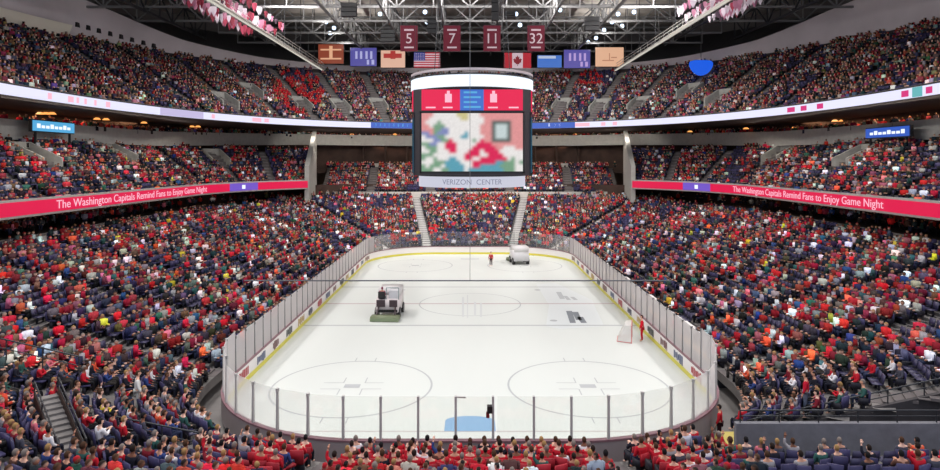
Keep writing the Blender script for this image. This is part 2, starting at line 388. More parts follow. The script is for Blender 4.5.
VOM = {'clubl': [(8, 7), (15, 8), (22, 8), (29, 7), (43, 8), (62, 7)], 'clubr': [(8, 7), (15, 8), (22, 8), (36, 7), (52, 8)], 'upper': [(52, 4), (60, 9), (68, 5), (84, 6), (100, 5), (116, 6), (132, 5), (140, 9), (148, 5), (76, 5), (124, 5)], 'lower': [], 'far': []}
VB = {}
for T in (CLUBL, CLUBR, UP):
    for ai, r0 in VOM[T['name']]:
        n = T['n']; P = lambda v: Vector(samp(rowcurve(T, v / n), ai) + (0,)); a, c = P(r0), P(r0 + 4); d = (c - a).normalized(); sd = Vector((-d.y, d.x, 0)); dz = (T['z1'] - T['z0']) / (n - 1)
        za, zc = T['z0'] + r0 * dz, T['z0'] + (r0 + 3.2) * dz; VB.setdefault(T['name'], []).append((a, c, d, sd))
        for k in (-1, 1):
            s = MB(); p, q = a + sd * 1.35 * k, c + sd * 1.35 * k; u = sd * .1
            zz = lambda pt, h: pt + Vector((0, 0, h))
            s.hexa([zz(p - u, za - .5), zz(q - u, zc - .8), zz(q + u, zc - .8), zz(p + u, za - .5), zz(p - u, za + .9), zz(q - u, zc + .95), zz(q + u, zc + .95), zz(p + u, za + .9)]); struct(s.build('wall_vomitory_side', vom_m))
        s = MB(); p, q = c - sd * 1.45, c + sd * 1.45; s.hexa([zz(p, za - .5), zz(q, za - .5), zz(q + d * .15, za - .5), zz(p + d * .15, za - .5), zz(p, zc + .95), zz(q, zc + .95), zz(q + d * .15, zc + .95), zz(p + d * .15, zc + .95)]); struct(s.build('wall_vomitory_back', vom_m))
        s = MB(); p, q = c - d * .05 - sd * .6, c - d * .05 + sd * .6; s.hexa([zz(p, za), zz(q, za), zz(q + d * .04, za), zz(p + d * .04, za), zz(p, zc + .2), zz(q, zc + .2), zz(q + d * .04, zc + .2), zz(p + d * .04, zc + .2)]); o = s.build('door_%d' % (len(VB[T['name']]) + {'clubl': 0, 'clubr': 20, 'upper': 40}[T['name']]), black); struct(o)
def in_vom(T, s_):
    for a, c, d, sd in VB.get(T['name'], []):
        v = Vector((s_[0], s_[1], 0)) - a; 
        if -.6 < v.dot(d) < (c - a).length + .3 and abs(v.dot(sd)) < 1.7: return True
    return False
# ---------------------------------------------------------------- walls, concourses, slabs
kk = range(K + 1)
# parapet behind glass: low dark wall in front of row one
lowback = [rink(lower_L(k), 25.2)[:2] for k in kk]
lb2 = [rink(lower_L(k), 31.0)[:2] for k in kk]
sel = [k for k in kk if rink(lower_L(k), 25)[1] > -4]
def wallseg(name, P, z0, z1, m, thick=.25):
    Q0 = poly3(P, z0); Q1 = poly3(P, z1); return struct(strip(name, Q0, Q1, m))
lbk = [lowback[k] for k in sel]
wallseg('wall_lower_back', lbk, 5.6, 6.35, concrete)
struct(strip('floor_concourse', poly3(lbk, 6.2), poly3([lb2[k] for k in sel], 6.2), mat('dark_floor', rgb(60, 54, 52), .7)))
s = MB(); s.box(-32, 85.5, 6.1, 32, 88, 6.2); struct(s.build('floor_end_landing', concrete))
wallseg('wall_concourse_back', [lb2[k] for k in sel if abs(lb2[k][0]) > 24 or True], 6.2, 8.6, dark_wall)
# pale low wall lengths at the top of the lower bowl (the white stretches)
def low_wall(L0, L1, sg, z1=6.4):
    tt = 25.5 if z1 > 7 else 23.3
    P = [rink(lerp(L0, L1, i / 24), tt, sg)[:2] for i in range(25)]; Q = [rink(lerp(L0, L1, i / 24), tt + .3, sg)[:2] for i in range(25)]
    s = MB()
    for i in range(24): s.hexa([P[i] + (5.4,), P[i + 1] + (5.4,), Q[i + 1] + (5.4,), Q[i] + (5.4,), P[i] + (z1,), P[i + 1] + (z1,), Q[i + 1] + (z1,), Q[i] + (z1,)])
    struct(s.build('wall_low_parapet', white_wall))
B0 = SX + QA - SY0
for sg in (-1, 1):
    for a, c in ((17, 29), (31, 36), (40, 46), (47.5, 52.3)): low_wall(B0 + a, B0 + c, sg)
    low_wall(B0 + 52.6, B0 + 52.5 + 5.0, sg); low_wall(B0 + 58.2, B0 + 52.5 + 9.6, sg)
low_wall(TOT / 2 - 7.8, TOT / 2 - 1.5, 1, 7.3); low_wall(TOT / 2 - 7.8, TOT / 2 - 1.5, -1, 7.3); low_wall(TOT / 2 - 1.2, TOT / 2 + 1.2, 1, 7.3)
s = MB(); s.box(-26.5, 86.6, 6.2, 26.5, 86.85, 7.35); struct(s.build('wall_end_parapet', fascia_m))
# club level slab + ribbon housing
for T, sg, nm in ((CLUBL, -1, 'opposite'), (CLUBR, 1, 'bench')):
    A = T['A']; Bk = T['B']; An = clubpts(21.65, 45.5, sg)
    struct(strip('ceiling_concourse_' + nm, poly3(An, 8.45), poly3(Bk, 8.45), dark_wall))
    struct(strip('wall_club_front_' + nm, poly3(A, 8.45), poly3(A, 9.75), concrete))
    struct(strip('trim_%d' % (90 + sg), poly3(An, 9.75), poly3(A, 9.75), fascia_m))
    # end wall closing the club tier against the end stand
    p0, p1 = Vector(A[-1] + (0,)), Vector(Bk[-1] + (0,)); d = (p1 - p0).normalized(); nn = Vector((-d.y, d.x, 0)) * .35; p1 = p1 + d * 2
    s = MB(); s.hexa([p0 - nn + Vector((0, 0, 6.2)), p1 - nn + Vector((0, 0, 6.2)), p1 + nn + Vector((0, 0, 6.2)), p0 + nn + Vector((0, 0, 6.2)), p0 - nn + Vector((0, 0, 12.0)), p1 - nn + Vector((0, 0, 18.2)), p1 + nn + Vector((0, 0, 18.2)), p0 + nn + Vector((0, 0, 12.0))])
    struct(s.build('wall_club_end_' + nm, fascia_m))
# suite band
SPF = [supere(45, 67.6, 2.7, k, 200) for k in range(201)]
SPB = [supere(49, 71.5, 2.7, k, 200) for k in range(201)]
fr = lambda y: min(1, max(0, (y - 62) / 28))
zlo = lambda p: lerp(14.9, 15.75, fr(p[1])); zhi = lambda p: lerp(16.9, 17.7, fr(p[1]))
struct(strip('wall_suite_fascia', poly3(SPF, zlo), poly3(SPF, zhi), fascia_m))
struct(strip('trim_60', poly3(SPF, zhi), poly3(SPB, zhi), dark_wall))
struct(strip('wall_suite_back', poly3(SPB, 10.5), poly3(SPB, 19.2), dark_wall))
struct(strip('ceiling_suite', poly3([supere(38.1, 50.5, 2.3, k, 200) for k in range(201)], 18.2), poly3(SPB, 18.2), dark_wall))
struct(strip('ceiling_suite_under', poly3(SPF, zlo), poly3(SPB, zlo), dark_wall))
s = MB(); s.box(-27.5, 97.2, 11.2, 27.5, 97.6, 12.35); struct(s.build('wall_end_suite_front', fascia_m))
s = MB(); s.box(-27.5, 97.6, 11.2, 27.5, 102, 11.4); struct(s.build('floor_end_suite', dark_wall))
SU = struct
for x in np.arange(-25, 26, 4.2):
    s = MB(); s.box(x - .12, 97.8, 11.4, x + .12, 101, 15.7); SU(s.build('wall_suite_partition', dark_wall))
# upper front, bulkhead, roof
UA = UP['A']; UB = UP['B']
struct(strip('wall_upper_front', poly3([supere(38.2, 50.6, 2.3, k, 200) for k in range(201)], 18.2), poly3([supere(38.2, 50.6, 2.3, k, 200) for k in range(201)], 19.3), concrete))
fr2 = lambda y: min(1, max(0, (y - 60) / 33))
TOPP = [supere(57.7, 67.3, 2.3, k, 200) for k in range(201)]
def ztop(y): return float(np.interp(y, [40, 52, 66, 76, 86, 94], [37.2, 36.6, 34.4, 32.2, 31.1, 30.8]))
# short back wall then sloped bulkhead
UBo = [supere(58.1, 67.7, 2.3, k, 200) for k in range(201)]
struct(strip('wall_upper_back', poly3(UBo, 28.6), poly3(UBo, 29.9), mat('dim_wall', rgb(60, 52, 54), .9)))
struct(strip('wall_bulkhead', [(p[0], p[1], 29.9 - .0 * 0) for p in UBo], [(p[0], p[1], ztop(p[1])) for p in TOPP], soffit_m))
OUT = [supere(66, 82, 2.6, k, 200) for k in range(201)]
struct(strip('ceiling_void', [(p[0], p[1], ztop(p[1]) + .05) for p in TOPP], poly3(OUT, 37.5), dsteel))
struct(strip('wall_outer', poly3(OUT, -0.3), poly3(OUT, 41), mat('outer_dark', rgb(104, 100, 98), .9)))
s = MB(); s.box(-66, -14, 39.5, 66, 113, 39.9); struct(s.build('ceiling', deck_m))
s = MB()
for i in range(8):
    px = 78 + i * 11.0; UBf = [supere(58.0, 67.6, 2.3, k, 1600) for k in range(500)]
    k = min(range(500), key=lambda j: abs(CX + UBf[j][0] / (UBf[j][1] + CD) * F - px) if UBf[j][1] > 20 else 1e9)
    m = Vector(UBf[k] + (CH - ((25 + i * 3.0) - HY) * (UBf[k][1] + CD) / F,))
    o = MB().box(m.x - .3, m.y - .45, m.z - .32, m.x + .1, m.y + .45, m.z + .32).build('window_%d' % (i + 1), black); struct(o)
# cream ledge at the near part of the bulkhead
led = [p for p in [supere(57.6, 67.2, 2.3, k, 200) for k in range(60)] if 40 < p[1] < 60]
struct(strip('trim_61', poly3(led, 29.0), [(p[0] * .985, p[1], 31.0) for p in led], cream))

# roof trusses
def truss(name, a, c, depth, m, w=.22, n=None, label=None, web=True, cat='roof truss'):
    a, c = Vector(a), Vector(c); s = MB(); n = n or max(4, int((c - a).length / depth / 1.1)); dz = Vector((0, 0, depth))
    s.bar(a, c, w, w); s.bar(a + dz, c + dz, w * 1.2, w * 1.2)
    for i in range(n + 1):
        p = a.lerp(c, i / n); s.bar(p, p + dz, w * .5)
        if web and i < n:
            q = a.lerp(c, (i + 1) / n); s.bar(p if i % 2 else p + dz, q + dz if i % 2 else q, w * .6)
    return tag(s.build(name, m), label, cat, 'steel roof trusses')
for i, y in enumerate((44, 53, 62, 71, 80, 89, 98)):
    hw = 56 if y < 80 else 42
    truss('roof_truss', (-hw, y, 34.2), (hw, y, 34.2), 4.6, steel, .30, label='grey steel lattice roof truss spanning the arena, %s row from the scoreboard' % nth(i + 1))
for i, x in enumerate((-45, -35, -20, -12, -4, 4, 12, 20, 35, 45)):
    sd = 'bench side' if x > 0 else 'side opposite benches'; j = {45: 5, 35: 4, 20: 3, 12: 2, 4: 1}[abs(x)]
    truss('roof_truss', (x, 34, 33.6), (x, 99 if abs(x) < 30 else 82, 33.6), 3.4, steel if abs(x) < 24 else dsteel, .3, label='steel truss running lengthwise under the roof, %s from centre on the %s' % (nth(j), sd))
# bright lighting catwalks
for sg, nm in ((-1, 'side opposite benches'), (1, 'bench side')):
    s = MB(); w0 = sg * 27.2
    cw = tag(empty('lighting_catwalk', (w0, 38, 29.8)), 'long pale lighting catwalk hung below the roof on the %s' % nm, 'catwalk', 'lighting catwalks')
    s.box(-.32, 0, -.1, .32, 56, .05); s.build('walkway', mat('catwalk_pale', rgb(222, 220, 212), .5), cw)
    MB().box(-.3, 0, -.22, -.0, 56, -.12).build('glow_strip', mat('catwalk_glow', rgb(216, 212, 200), .5, emit=.9), cw)  # glowing strip added so the catwalk shows as a bright line
    r_ = MB()
    for k in (-.32, .32):
        r_.bar((k, 0, .95), (k, 56, .95), .07); r_.bar((k, 0, .5), (k, 56, .5), .05)
        for yy in range(0, 57, 4): r_.bar((k, yy, 0), (k, yy, .95), .05)
    r_.build('handrail', mat('catwalk_rail', rgb(200, 200, 196), .5), cw)
    h = MB()
    for yy in range(2, 57, 9): h.bar((0, yy, 0), (0, yy, 9.5), .08)
    h.build('hanger', dsteel, cw)
# lamps among the trusses
lamp_m = mat('lamp_glow', rgb(205, 228, 255), .5, emit=3.0)
lamps = [(326, 22, 118), (334, 28, 118), (330, 33, 120), (612, 22, 112), (604, 30, 116), (622, 26, 112), (618, 14, 108), (596, 38, 120), (425, 12, 105), (427, 22, 108), (520, 25, 108), (516, 14, 108), (634, 12, 104), (588, 42, 120), (560, 10, 112), (380, 14, 112)]
for i, (px, py, d) in enumerate(lamps):
    p = at(px, py, d); root = tag(empty('truss_floodlight', p), 'glowing bluish floodlight in the roof steel, %s of the row above the banners' % nth(i + 1), 'floodlight', 'roof floodlights')
    s = MB(); s.tube((0, .5, .1), (0, 0, 0), .25, .42, 10); s.build('housing', dsteel, root)
    s = MB(); s.tube((0, -.0, 0), (0, -.06, -.01), .36, .36, 10); s.build('lens', lamp_m, root)
    s = MB(); s.bar((0, .3, .2), (0, .3, max(.5, 34.4 - p.z)), .07); s.build('bracket', dsteel, root)

# ---------------------------------------------------------------- ribbon displays
red_led = mat('led_crimson', rgb(230, 6, 74), .5, emit=.95); white_led = mat('led_white', rgb(226, 226, 250), .5, emit=1.1); pink_led = mat('led_pink', rgb(255, 190, 210), .5, emit=1.0)
blue_led = mat('led_blue', rgb(52, 96, 200), .5, emit=.9); sky_led = mat('led_sky', rgb(90, 180, 232), .5, emit=.9); purple_led = mat('led_purple', rgb(120, 90, 210), .5, emit=.9)
mag_led = mat('led_magenta', rgb(226, 50, 130), .5, emit=.9); pale_led = mat('led_pale', rgb(236, 244, 255), .5, emit=1.15); cyan_led = mat('led_teal', rgb(110, 200, 205), .5, emit=.8)
def sub(P, lo, hi):
    """part of polyline whose picture x lies between lo and hi is used only to choose where along the wall a coloured stretch sits"""
    return [p for p in P if lo <= CX + p[0] / (p[1] + CD) * F <= hi and p[1] > 0]
for sg, nm in ((-1, 'side opposite benches'), (1, 'bench side')):
    P = [p for p in (clubpts(21.62, 45.5, sg))]
    fine = []
    for a, c in zip(P[:-1], P[1:]): fine += [(lerp(a[0], c[0], t), lerp(a[1], c[1], t)) for t in (0, .25, .5, .75)]
    fine.append(P[-1])
    rb = tag(empty('ribbon_display', (0, 0, 0)), 'crimson LED ribbon board with white lettering below the club seats, %s' % nm, 'LED display', 'crimson ribbon boards')
    strip('screen', poly3(fine, 8.6), poly3(fine, 9.66), red_led, rb)
    strip('housing', poly3(clubpts(21.66, 45.5, sg), 8.4), poly3(clubpts(21.66, 45.5, sg), 9.86), fascia_m, rb, thick=(sg * .02, 0, 0))
    strip('lower_lip', poly3(clubpts(21.45, 45.5, sg), 8.42), poly3(clubpts(21.66, 45.5, sg), 8.42), dark_wall, rb)
    bl = [(p[0] - sg * .03, p[1]) for p in (sub(fine, 229, 258) if sg < 0 else sub(fine, 683, 711))]
    strip('logo_panel', poly3(bl, 8.6), poly3(bl, 9.66), purple_led, rb)
    m_ = bl[len(bl) // 2]; c3 = bl[max(0, len(bl) // 2 - 2):len(bl) // 2 + 3]
    strip('logo_mark', poly3([(p[0] - sg * .03, p[1]) for p in c3], 8.85), poly3([(p[0] - sg * .03, p[1]) for p in c3], 9.4), pale_led, rb)
    body = 'The Washington Capitals Remind Fans to Enjoy Game Night'
    t = text('lettering', body, 1.02, pink_led, rb, (0, 0, 0), (0, 0, 0), width=30.0); r_ = RC + 21.55
    for v in t.data.vertices:
        yw = 41.5 + (v.co.x if sg < 0 else -v.co.x); z = 9.13 + v.co.y; e = -v.co.z
        if yw <= SY1: v.co = (sg * (SX + r_ + e), yw, z)
        else:
            a = (yw - SY1) / r_; v.co = (sg * (SX + (r_ + e) * math.cos(a)), SY1 + (r_ + e) * math.sin(a), z)
# upper ribbon
URP = [supere(38.05, 50.45, 2.3, k, 600) for k in range(601)]
ur = tag(empty('upper_ribbon_display'), 'white LED ribbon board with pink and blue stretches around the upper deck front', 'LED display')
strip('screen', poly3(URP, 18.22), poly3(URP, 19.12), white_led, ur)
strip('top_rail', poly3([supere(38.0, 50.4, 2.3, k, 300) for k in range(301)], 19.14), poly3([supere(38.0, 50.4, 2.3, k, 300) for k in range(301)], 19.24), dsteel, ur)
def ur_piece(x0, x1, z0, z1, m, nm):
    P = [(p[0] * .999, p[1] * .999) for p in URP if x0 <= CX + p[0] / (p[1] + CD) * F <= x1 and p[1] > 10]
    if len(P) > 1: strip(nm, poly3(P, z0), poly3(P, z1), m, ur)
ur_piece(370, 416, 18.22, 19.12, blue_led, 'blue_panel'); ur_piece(528, 576, 18.22, 19.12, blue_led, 'blue_panel')
for x in np.arange(374, 410, 4.5): ur_piece(x, x + 3, 18.5, 19.0, sky_led, 'blue_lettering')
for x in (548, 553, 558): ur_piece(x, x + 3, 18.5, 19.0, pale_led, 'white_lettering')
for x0, x1 in ((44, 55), (66, 74), (76, 80), (84, 88), (92, 97), (104, 112), (210, 216), (252, 262), (264, 270), (786, 795), (800, 808), (815, 824), (900, 909), (925, 934), (575, 590), (600, 606), (612, 618)):
    ur_piece(x0, x1, 18.4, 18.95, pink_led if (x0 < 300 or 560 < x0 < 700) else mag_led, 'pink_lettering')
ur_piece(910, 924, 18.25, 19.1, cyan_led, 'teal_panel'); ur_piece(160, 205, 18.25, 19.1, mat('led_lilac', rgb(206, 196, 236), .5, emit=.9), 'lilac_panel')
# blue signs on suite fascia
for (p0, p1, ya, yb, m, sg, nm) in ((30, 73, 121, 133, sky_led, -1, 'light blue illuminated sign above club seats opposite the benches'), (867, 912, 126.5, 138, blue_led, 1, 'dark blue illuminated sign above club seats on the bench side')):
    X = 43.5; d0, d1 = X * F / abs(p0 - CX), X * F / abs(p1 - CX); dd = (d0 + d1) / 2
    zt, zb = CH - (ya - HY) * dd / F, CH - (yb - HY) * dd / F
    root = tag(empty('advertising_sign', (sg * X, dd - CD, (zt + zb) / 2)), nm, 'sign'); h = (zt - zb) / 2; ll = abs(d1 - d0) / 2
    MB().box(-.15, -ll, -h, .15, ll, h).build('case', dsteel, root); MB().box(-sg * .2 - .02, -ll + .1, -h + .1, -sg * .2 + .02, ll - .1, h - .1).build('face', m, root)
    s = MB()
    for i in range(8):
        yy = -ll * .8 + i * ll * .2; s.box(-sg * .24 - .01, yy, -h * .35, -sg * .24 + .01, yy + ll * .15, h * (.1 if i % 3 else .35))
    s.build('lettering', pale_led, root)
    s = MB(); s.box(-.1, -ll * .8, -h - 1.2, .1, -ll * .8 + .15, -h); s.box(-.1, ll * .8, -h - 1.2, .1, ll * .8 + .15, -h); s.build('bracket', dsteel, root)
# warm lamps in the suites
warm = mat('suite_lamp_glow', rgb(255, 170, 90), .5, emit=1.3)
wl = [(40, 106, 71), (46, 106, 71), (52, 106.5, 71), (97, 114, 80), (106, 115, 81), (144, 118, 88), (192, 124.5, 98), (198, 124.5, 98), (304, 130.5, 124), (835, 118, 84), (842, 118, 84), (848, 118, 84), (795, 128, 90), (746, 129, 96), (690, 132, 106), (575, 133, 126), (352, 132, 126), (395, 133, 126)]
for i, (px, py, d) in enumerate(wl):
    p = at(px, py, d * .985); p.z = min(p.z, 17.9)
    sgn = -1 if p.x < 0 else 1
    root = tag(empty('suite_lamp', p), 'warm orange lamp under the upper deck, %s along the suites %s' % (nth(i + 1), 'opposite the benches' if p.x < 0 else 'on the bench side'), 'lamp', 'warm suite lamps')
    MB().tube((0, 0, 0), (0, 0, .22), .45, .22, 10).build('lamp_shade', warm, root); MB().bar((0, 0, .2), (0, 0, max(.3, 18.2 - p.z)), .05).build('stem', dsteel, root)

# ---------------------------------------------------------------- people and seats
def seats_of(T, pitch=.56):
    out = []
    n = T['n']; K_ = len(T['A']); ais = sorted(T['ais'])
    closed = T is LOW
    secs = [(a, b) for a, b in zip(ais[:-1], ais[1:])]
    if closed: secs = [(ais[-1] - (K_ - 1), ais[0])] + secs
    else: secs = [(0, ais[0])] + secs + [(ais[-1], K_ - 1.001)]
    for i in range(n):
        z = lerp(T['z0'], T['z1'], i / (n - 1)); c = rowcurve(T, (i + .62) / n)
        if closed: full = c[:-1]
        for si, (a, b_) in enumerate(secs):
            M = 60; P = []
            for j in range(M + 1):
                k = lerp(a, b_, j / M)
                if closed: k %= (K_ - 1)
                P.append(samp(c, k))
            cum = [0]
            for p, q in zip(P[:-1], P[1:]): cum.append(cum[-1] + math.hypot(q[0] - p[0], q[1] - p[1]))
            tot = cum[-1] - 1.3
            m = int(tot / pitch)
            if m < 1: continue
            off = .65 + (tot - m * pitch) / 2 + pitch / 2; j = 0
            for q in range(m):
                s_ = off + q * pitch
                while j < M - 1 and cum[j + 1] < s_: j += 1
                t = (s_ - cum[j]) / max(1e-6, cum[j + 1] - cum[j]); x = lerp(P[j][0], P[j + 1][0], t); y = lerp(P[j][1], P[j + 1][1], t)
                tx, ty = P[j + 1][0] - P[j][0], P[j + 1][1] - P[j][1]; l = math.hypot(tx, ty) or 1; tx /= l; ty /= l
                nx, ny = -ty, tx
                if nx * (0 - x) + ny * (30.5 - y) < 0: nx, ny = -nx, -ny
                out.append((x, y, z, math.atan2(ny, nx) - math.pi / 2, T['name'], i, si, q))
    return out
ALL = []
for T in (LOW, CLUBL, CLUBR, FARC, UP):
    for s_ in seats_of(T):
        if T is LOW and (cutout(s_[0], s_[1]) or near_stair(s_[0], s_[1])): continue
        if in_vom(T, s_): continue
        if T is LOW and s_[5] >= 25 and s_[1] < 72: continue
        if not seen(s_[0], s_[1], s_[2] + 1): continue
        if T is LOW and s_[5] < 1 and s_[0] > 12 and 12 < s_[1] < 46: continue
        if T is UP and s_[1] < 22: continue
        if T in (CLUBL, CLUBR) and s_[1] < 10: continue
        ALL.append(s_)
# extra low rows in front of the tunnel wall
for r_ in range(1, 4):
    for q in range(24):
        x = 9.7 + q * .58
        ALL.append((x, -2.3 - r_ * .85, 1.1 + r_ * .12, 0.0, 'platform', r_, 0, q))
def hsh(x, y, s=0.0): 
    return (math.sin(x * .55 + s) * math.cos(y * .48 - s * 1.7) + math.sin(x * .23 - y * .31 + s * 3) + .7 * math.sin(x * 1.3 + y * 1.1 + s * 5)) / 2.7
PAL_LOW = [((186, 30, 46), .22), ((128, 34, 48), .12), ((34, 34, 46), .22), ((72, 72, 84), .10), ((150, 146, 150), .08), ((222, 220, 224), .10), ((206, 110, 124), .05), ((48, 66, 120), .03), ((52, 92, 86), .04), ((206, 186, 60), .012), ((92, 62, 52), .06), ((220, 90, 60), .03)]
PAL_UP = [((122, 44, 54), .20), ((74, 36, 44), .18), ((30, 30, 40), .24), ((66, 66, 76), .14), ((128, 126, 132), .08), ((190, 190, 192), .07), ((140, 90, 100), .04), ((52, 52, 84), .05), ((56, 78, 72), .03), ((120, 104, 70), .02)]
NAMES_C = {(186, 30, 46): 'bright red jersey', (128, 34, 48): 'dark red jersey', (34, 34, 46): 'black jacket', (72, 72, 84): 'charcoal sweater', (150, 146, 150): 'grey sweater', (222, 220, 224): 'white shirt', (206, 110, 124): 'pink top', (48, 66, 120): 'blue shirt', (52, 92, 86): 'dark green shirt', (206, 186, 60): 'yellow shirt', (92, 62, 52): 'brown jacket', (220, 90, 60): 'orange-red shirt'}
SKIN = [(214, 168, 146), (198, 148, 124), (226, 184, 164), (128, 88, 70), (180, 130, 106)]
HAIR = [(38, 28, 24), (70, 48, 34), (24, 22, 24), (150, 118, 76), (120, 110, 104), (160, 24, 36)]
PANT = [(30, 32, 44), (44, 52, 78), (58, 54, 52), (24, 24, 28)]
def pick(pal):
    r = random.random() * sum(p[1] for p in pal)
    for c, w_ in pal:
        r -= w_
        if r <= 0: return c
    return pal[0][0]
people, empties = [], []
for s_ in ALL:
    x, y, z, rz, tn, i, si, q = s_
    dens = {'lower': .68, 'clubl': .68, 'clubr': .68, 'far': .8, 'upper': .74, 'platform': .9}[tn]
    if tn == 'lower' and s_[1] < 12: dens += .22
    if tn == 'lower' and s_[1] < 0 and abs(x) < 9: dens = .92
    h = hsh(x, y, z * .1)
    if random.random() < dens + h * .6: people.append(s_)
    else: empties.append(s_)
def inframe(s_, dz=.9):
    d = s_[1] + CD; px = CX + s_[0] / d * F; py = HY + (CH - s_[2] - dz) / d * F
    return 2 < px < 938 and py < 466
pp = sorted([s_ for s_ in people if inframe(s_)], key=lambda s_: math.dist(s_[:3], (0, -CD, CH)))[:300]
ee = sorted([s_ for s_ in empties if inframe(s_, .6)], key=lambda s_: math.dist(s_[:3], (0, -CD, CH)))[:300]
pset, eset = set(pp), set(ee)

# --- low detail crowd template -> one mesh
def tmpl_far():
    V, Fc, G = [], [], []
    def box(x0, x1, y0, y1, z0, z1, g, tx=0, top=(1, 1)):
        n = len(V); cx, cy = (x0 + x1) / 2, (y0 + y1) / 2
        for zz, k in ((z0, (1, 1)), (z1, top)):
            for (a, b_) in ((x0, y0), (x1, y0), (x1, y1), (x0, y1)): V.append((cx + (a - cx) * k[0], cy + (b_ - cy) * k[1] + (tx if zz == z1 else 0), zz)); G.append(g)
        for f in ((3, 2, 1, 0), (4, 5, 6, 7), (0, 1, 5, 4), (1, 2, 6, 5), (2, 3, 7, 6), (3, 0, 4, 7)): Fc.append(tuple(n + i for i in f))
    return V, Fc, G, box
def head(V, Fc, G, z, r, g1, g2, seg=6):
    rings = [(-1, 0), (-.6, .75), (.05, 1.0), (.62, .78), (1, 0)]
    n = len(V); idx = []
    for zz, rr in rings:
        row = []
        for k in range(seg if rr else 1):
            a = 2 * math.pi * k / seg; V.append((rr * r * .85 * math.cos(a), .02 + rr * r * math.sin(a), z + zz * r * 1.2)); 
            G.append(g2 if (zz > .5 or (zz > -.5 and math.sin(a) < -.3)) else g1); row.append(len(V) - 1)
        idx.append(row)
    for a, b_ in zip(idx[:-1], idx[1:]):
        for k in range(seg):
            k2 = (k + 1) % seg
            if len(a) == 1: Fc.append((a[0], b_[k2], b_[k]) if zz else (a[0], b_[k2], b_[k]))
            elif len(b_) == 1: Fc.append((a[k], a[k2], b_[0]))
            else: Fc.append((a[k], a[k2], b_[k2], b_[k]))
# groups: 0 shirt 1 skin 2 hair 3 trousers
V, Fc, G, box = tmpl_far()
box(-.22, .22, -.14, .12, .42, .98, 0, .02, (.92, .8)); box(-.16, -.03, .05, .5, .40, .55, 3); box(.03, .16, .05, .5, .40, .55, 3); box(-.15, -.04, .40, .52, .05, .42, 3); box(.04, .15, .40, .52, .05, .42, 3)
box(-.31, -.22, -.06, .08, .62, .94, 0); box(.22, .31, -.06, .08, .62, .94, 0); box(-.29, -.2, 0, .26, .56, .65, 0); box(.2, .29, 0, .26, .56, .65, 0); box(-.24, -.14, .24, .36, .56, .63, 1); box(.14, .24, .24, .36, .56, .63, 1); head(V, Fc, G, 1.14, .115, 1, 2)
T_NEAR = (np.array(V), Fc, np.array(G))
V, Fc, G, box = tmpl_far()
box(-.26, .26, -.14, .12, .42, 1.0, 0, .02, (.85, .8)); box(-.17, .17, .05, .5, .2, .55, 3, 0, (1, 1)); box(-.09, .09, -.1, .12, 1.0, 1.28, 2); box(-.08, .08, .0, .14, 1.0, 1.2, 1); box(-.24, -.14, .1, .3, .56, .66, 1); box(.14, .24, .1, .3, .56, .66, 1)
T_FAR = (np.array(V), Fc, np.array(G))
def crowd_mesh(name, items, colf, tf):
    vs, fs, cs = [], [], []; base = 0
    nv_f = []
    for s_ in items:
        tv, tfc, tg = tf(s_)
        x, y, z, rz = s_[:4]; rz += random.uniform(-.5, .5); sc = random.uniform(.9, 1.08); st = 1.0
        c, s__ = math.cos(rz), math.sin(rz); v = tv * sc
        v = np.stack([v[:, 0] * c - v[:, 1] * s__ + x, v[:, 0] * s__ + v[:, 1] * c + y, v[:, 2] + z], 1)
        if name != 'seat_rows': v = v + np.array([random.uniform(-.07, .07), random.uniform(-.07, .07), random.choice((0, 0, 0, .04, .1))])
        cols = np.array(colf(s_))[tg]; vs.append(v); cs.append(cols)
        fs += [tuple(k + base for k in f) for f in tfc]; base += len(v)
    v = np.concatenate(vs); cc = np.concatenate(cs)
    me = bpy.data.meshes.new(name); lens = np.array([len(f) for f in fs], np.int32); loops = np.fromiter((k for f in fs for k in f), np.int32)
    me.vertices.add(len(v)); me.vertices.foreach_set('co', v.astype(np.float32).ravel()); me.loops.add(len(loops)); me.loops.foreach_set('vertex_index', loops)
    me.polygons.add(len(fs)); st = np.concatenate([[0], np.cumsum(lens)[:-1]]).astype(np.int32); me.polygons.foreach_set('loop_start', st)
    me.update(calc_edges=True); me.validate()
    at_ = me.attributes.new('col', 'FLOAT_COLOR', 'POINT'); a4 = np.concatenate([cc, np.ones((len(cc), 1))], 1).astype(np.float32); at_.data.foreach_set('color', a4.ravel())
    return me
def L3(c, k=1.0): return [lin(c[0]) * k, lin(c[1]) * k, lin(c[2]) * k]
def personcol(s_):
    pal = PAL_UP if s_[4] in ('upper',) else PAL_LOW
    px = CX + s_[0] / (s_[1] + CD) * F
    if s_[4] == 'upper' and (((px - 298) / 26) ** 2 + ((s_[2] - 24) / 4.5) ** 2 < 1 or ((px - 590) / 26) ** 2 + ((s_[2] - 28) / 2.2) ** 2 < 1) and random.random() < .7: return [L3((190, 30, 44)), L3((190, 110, 96)), L3((120, 20, 30)), L3((50, 24, 30))]
    k = random.choice((.45, .7, .9, 1.1, 1.45)) * (1.45 if pal is PAL_UP else 1.0); c = pick(pal); j = random.uniform(-16, 16)
    c = (min(250, max(8, c[0] + j)), min(250, max(8, c[1] + random.uniform(-8, 22))), min(250, max(8, c[2] + random.uniform(-12, 24))))
    return [L3(c, k), L3(random.choice(SKIN), .9), L3(random.choice(HAIR[:5] if random.random() < .8 else [HAIR[5]])), L3(random.choice(PANT))]
rest = [s_ for s_ in people if s_ not in pset]
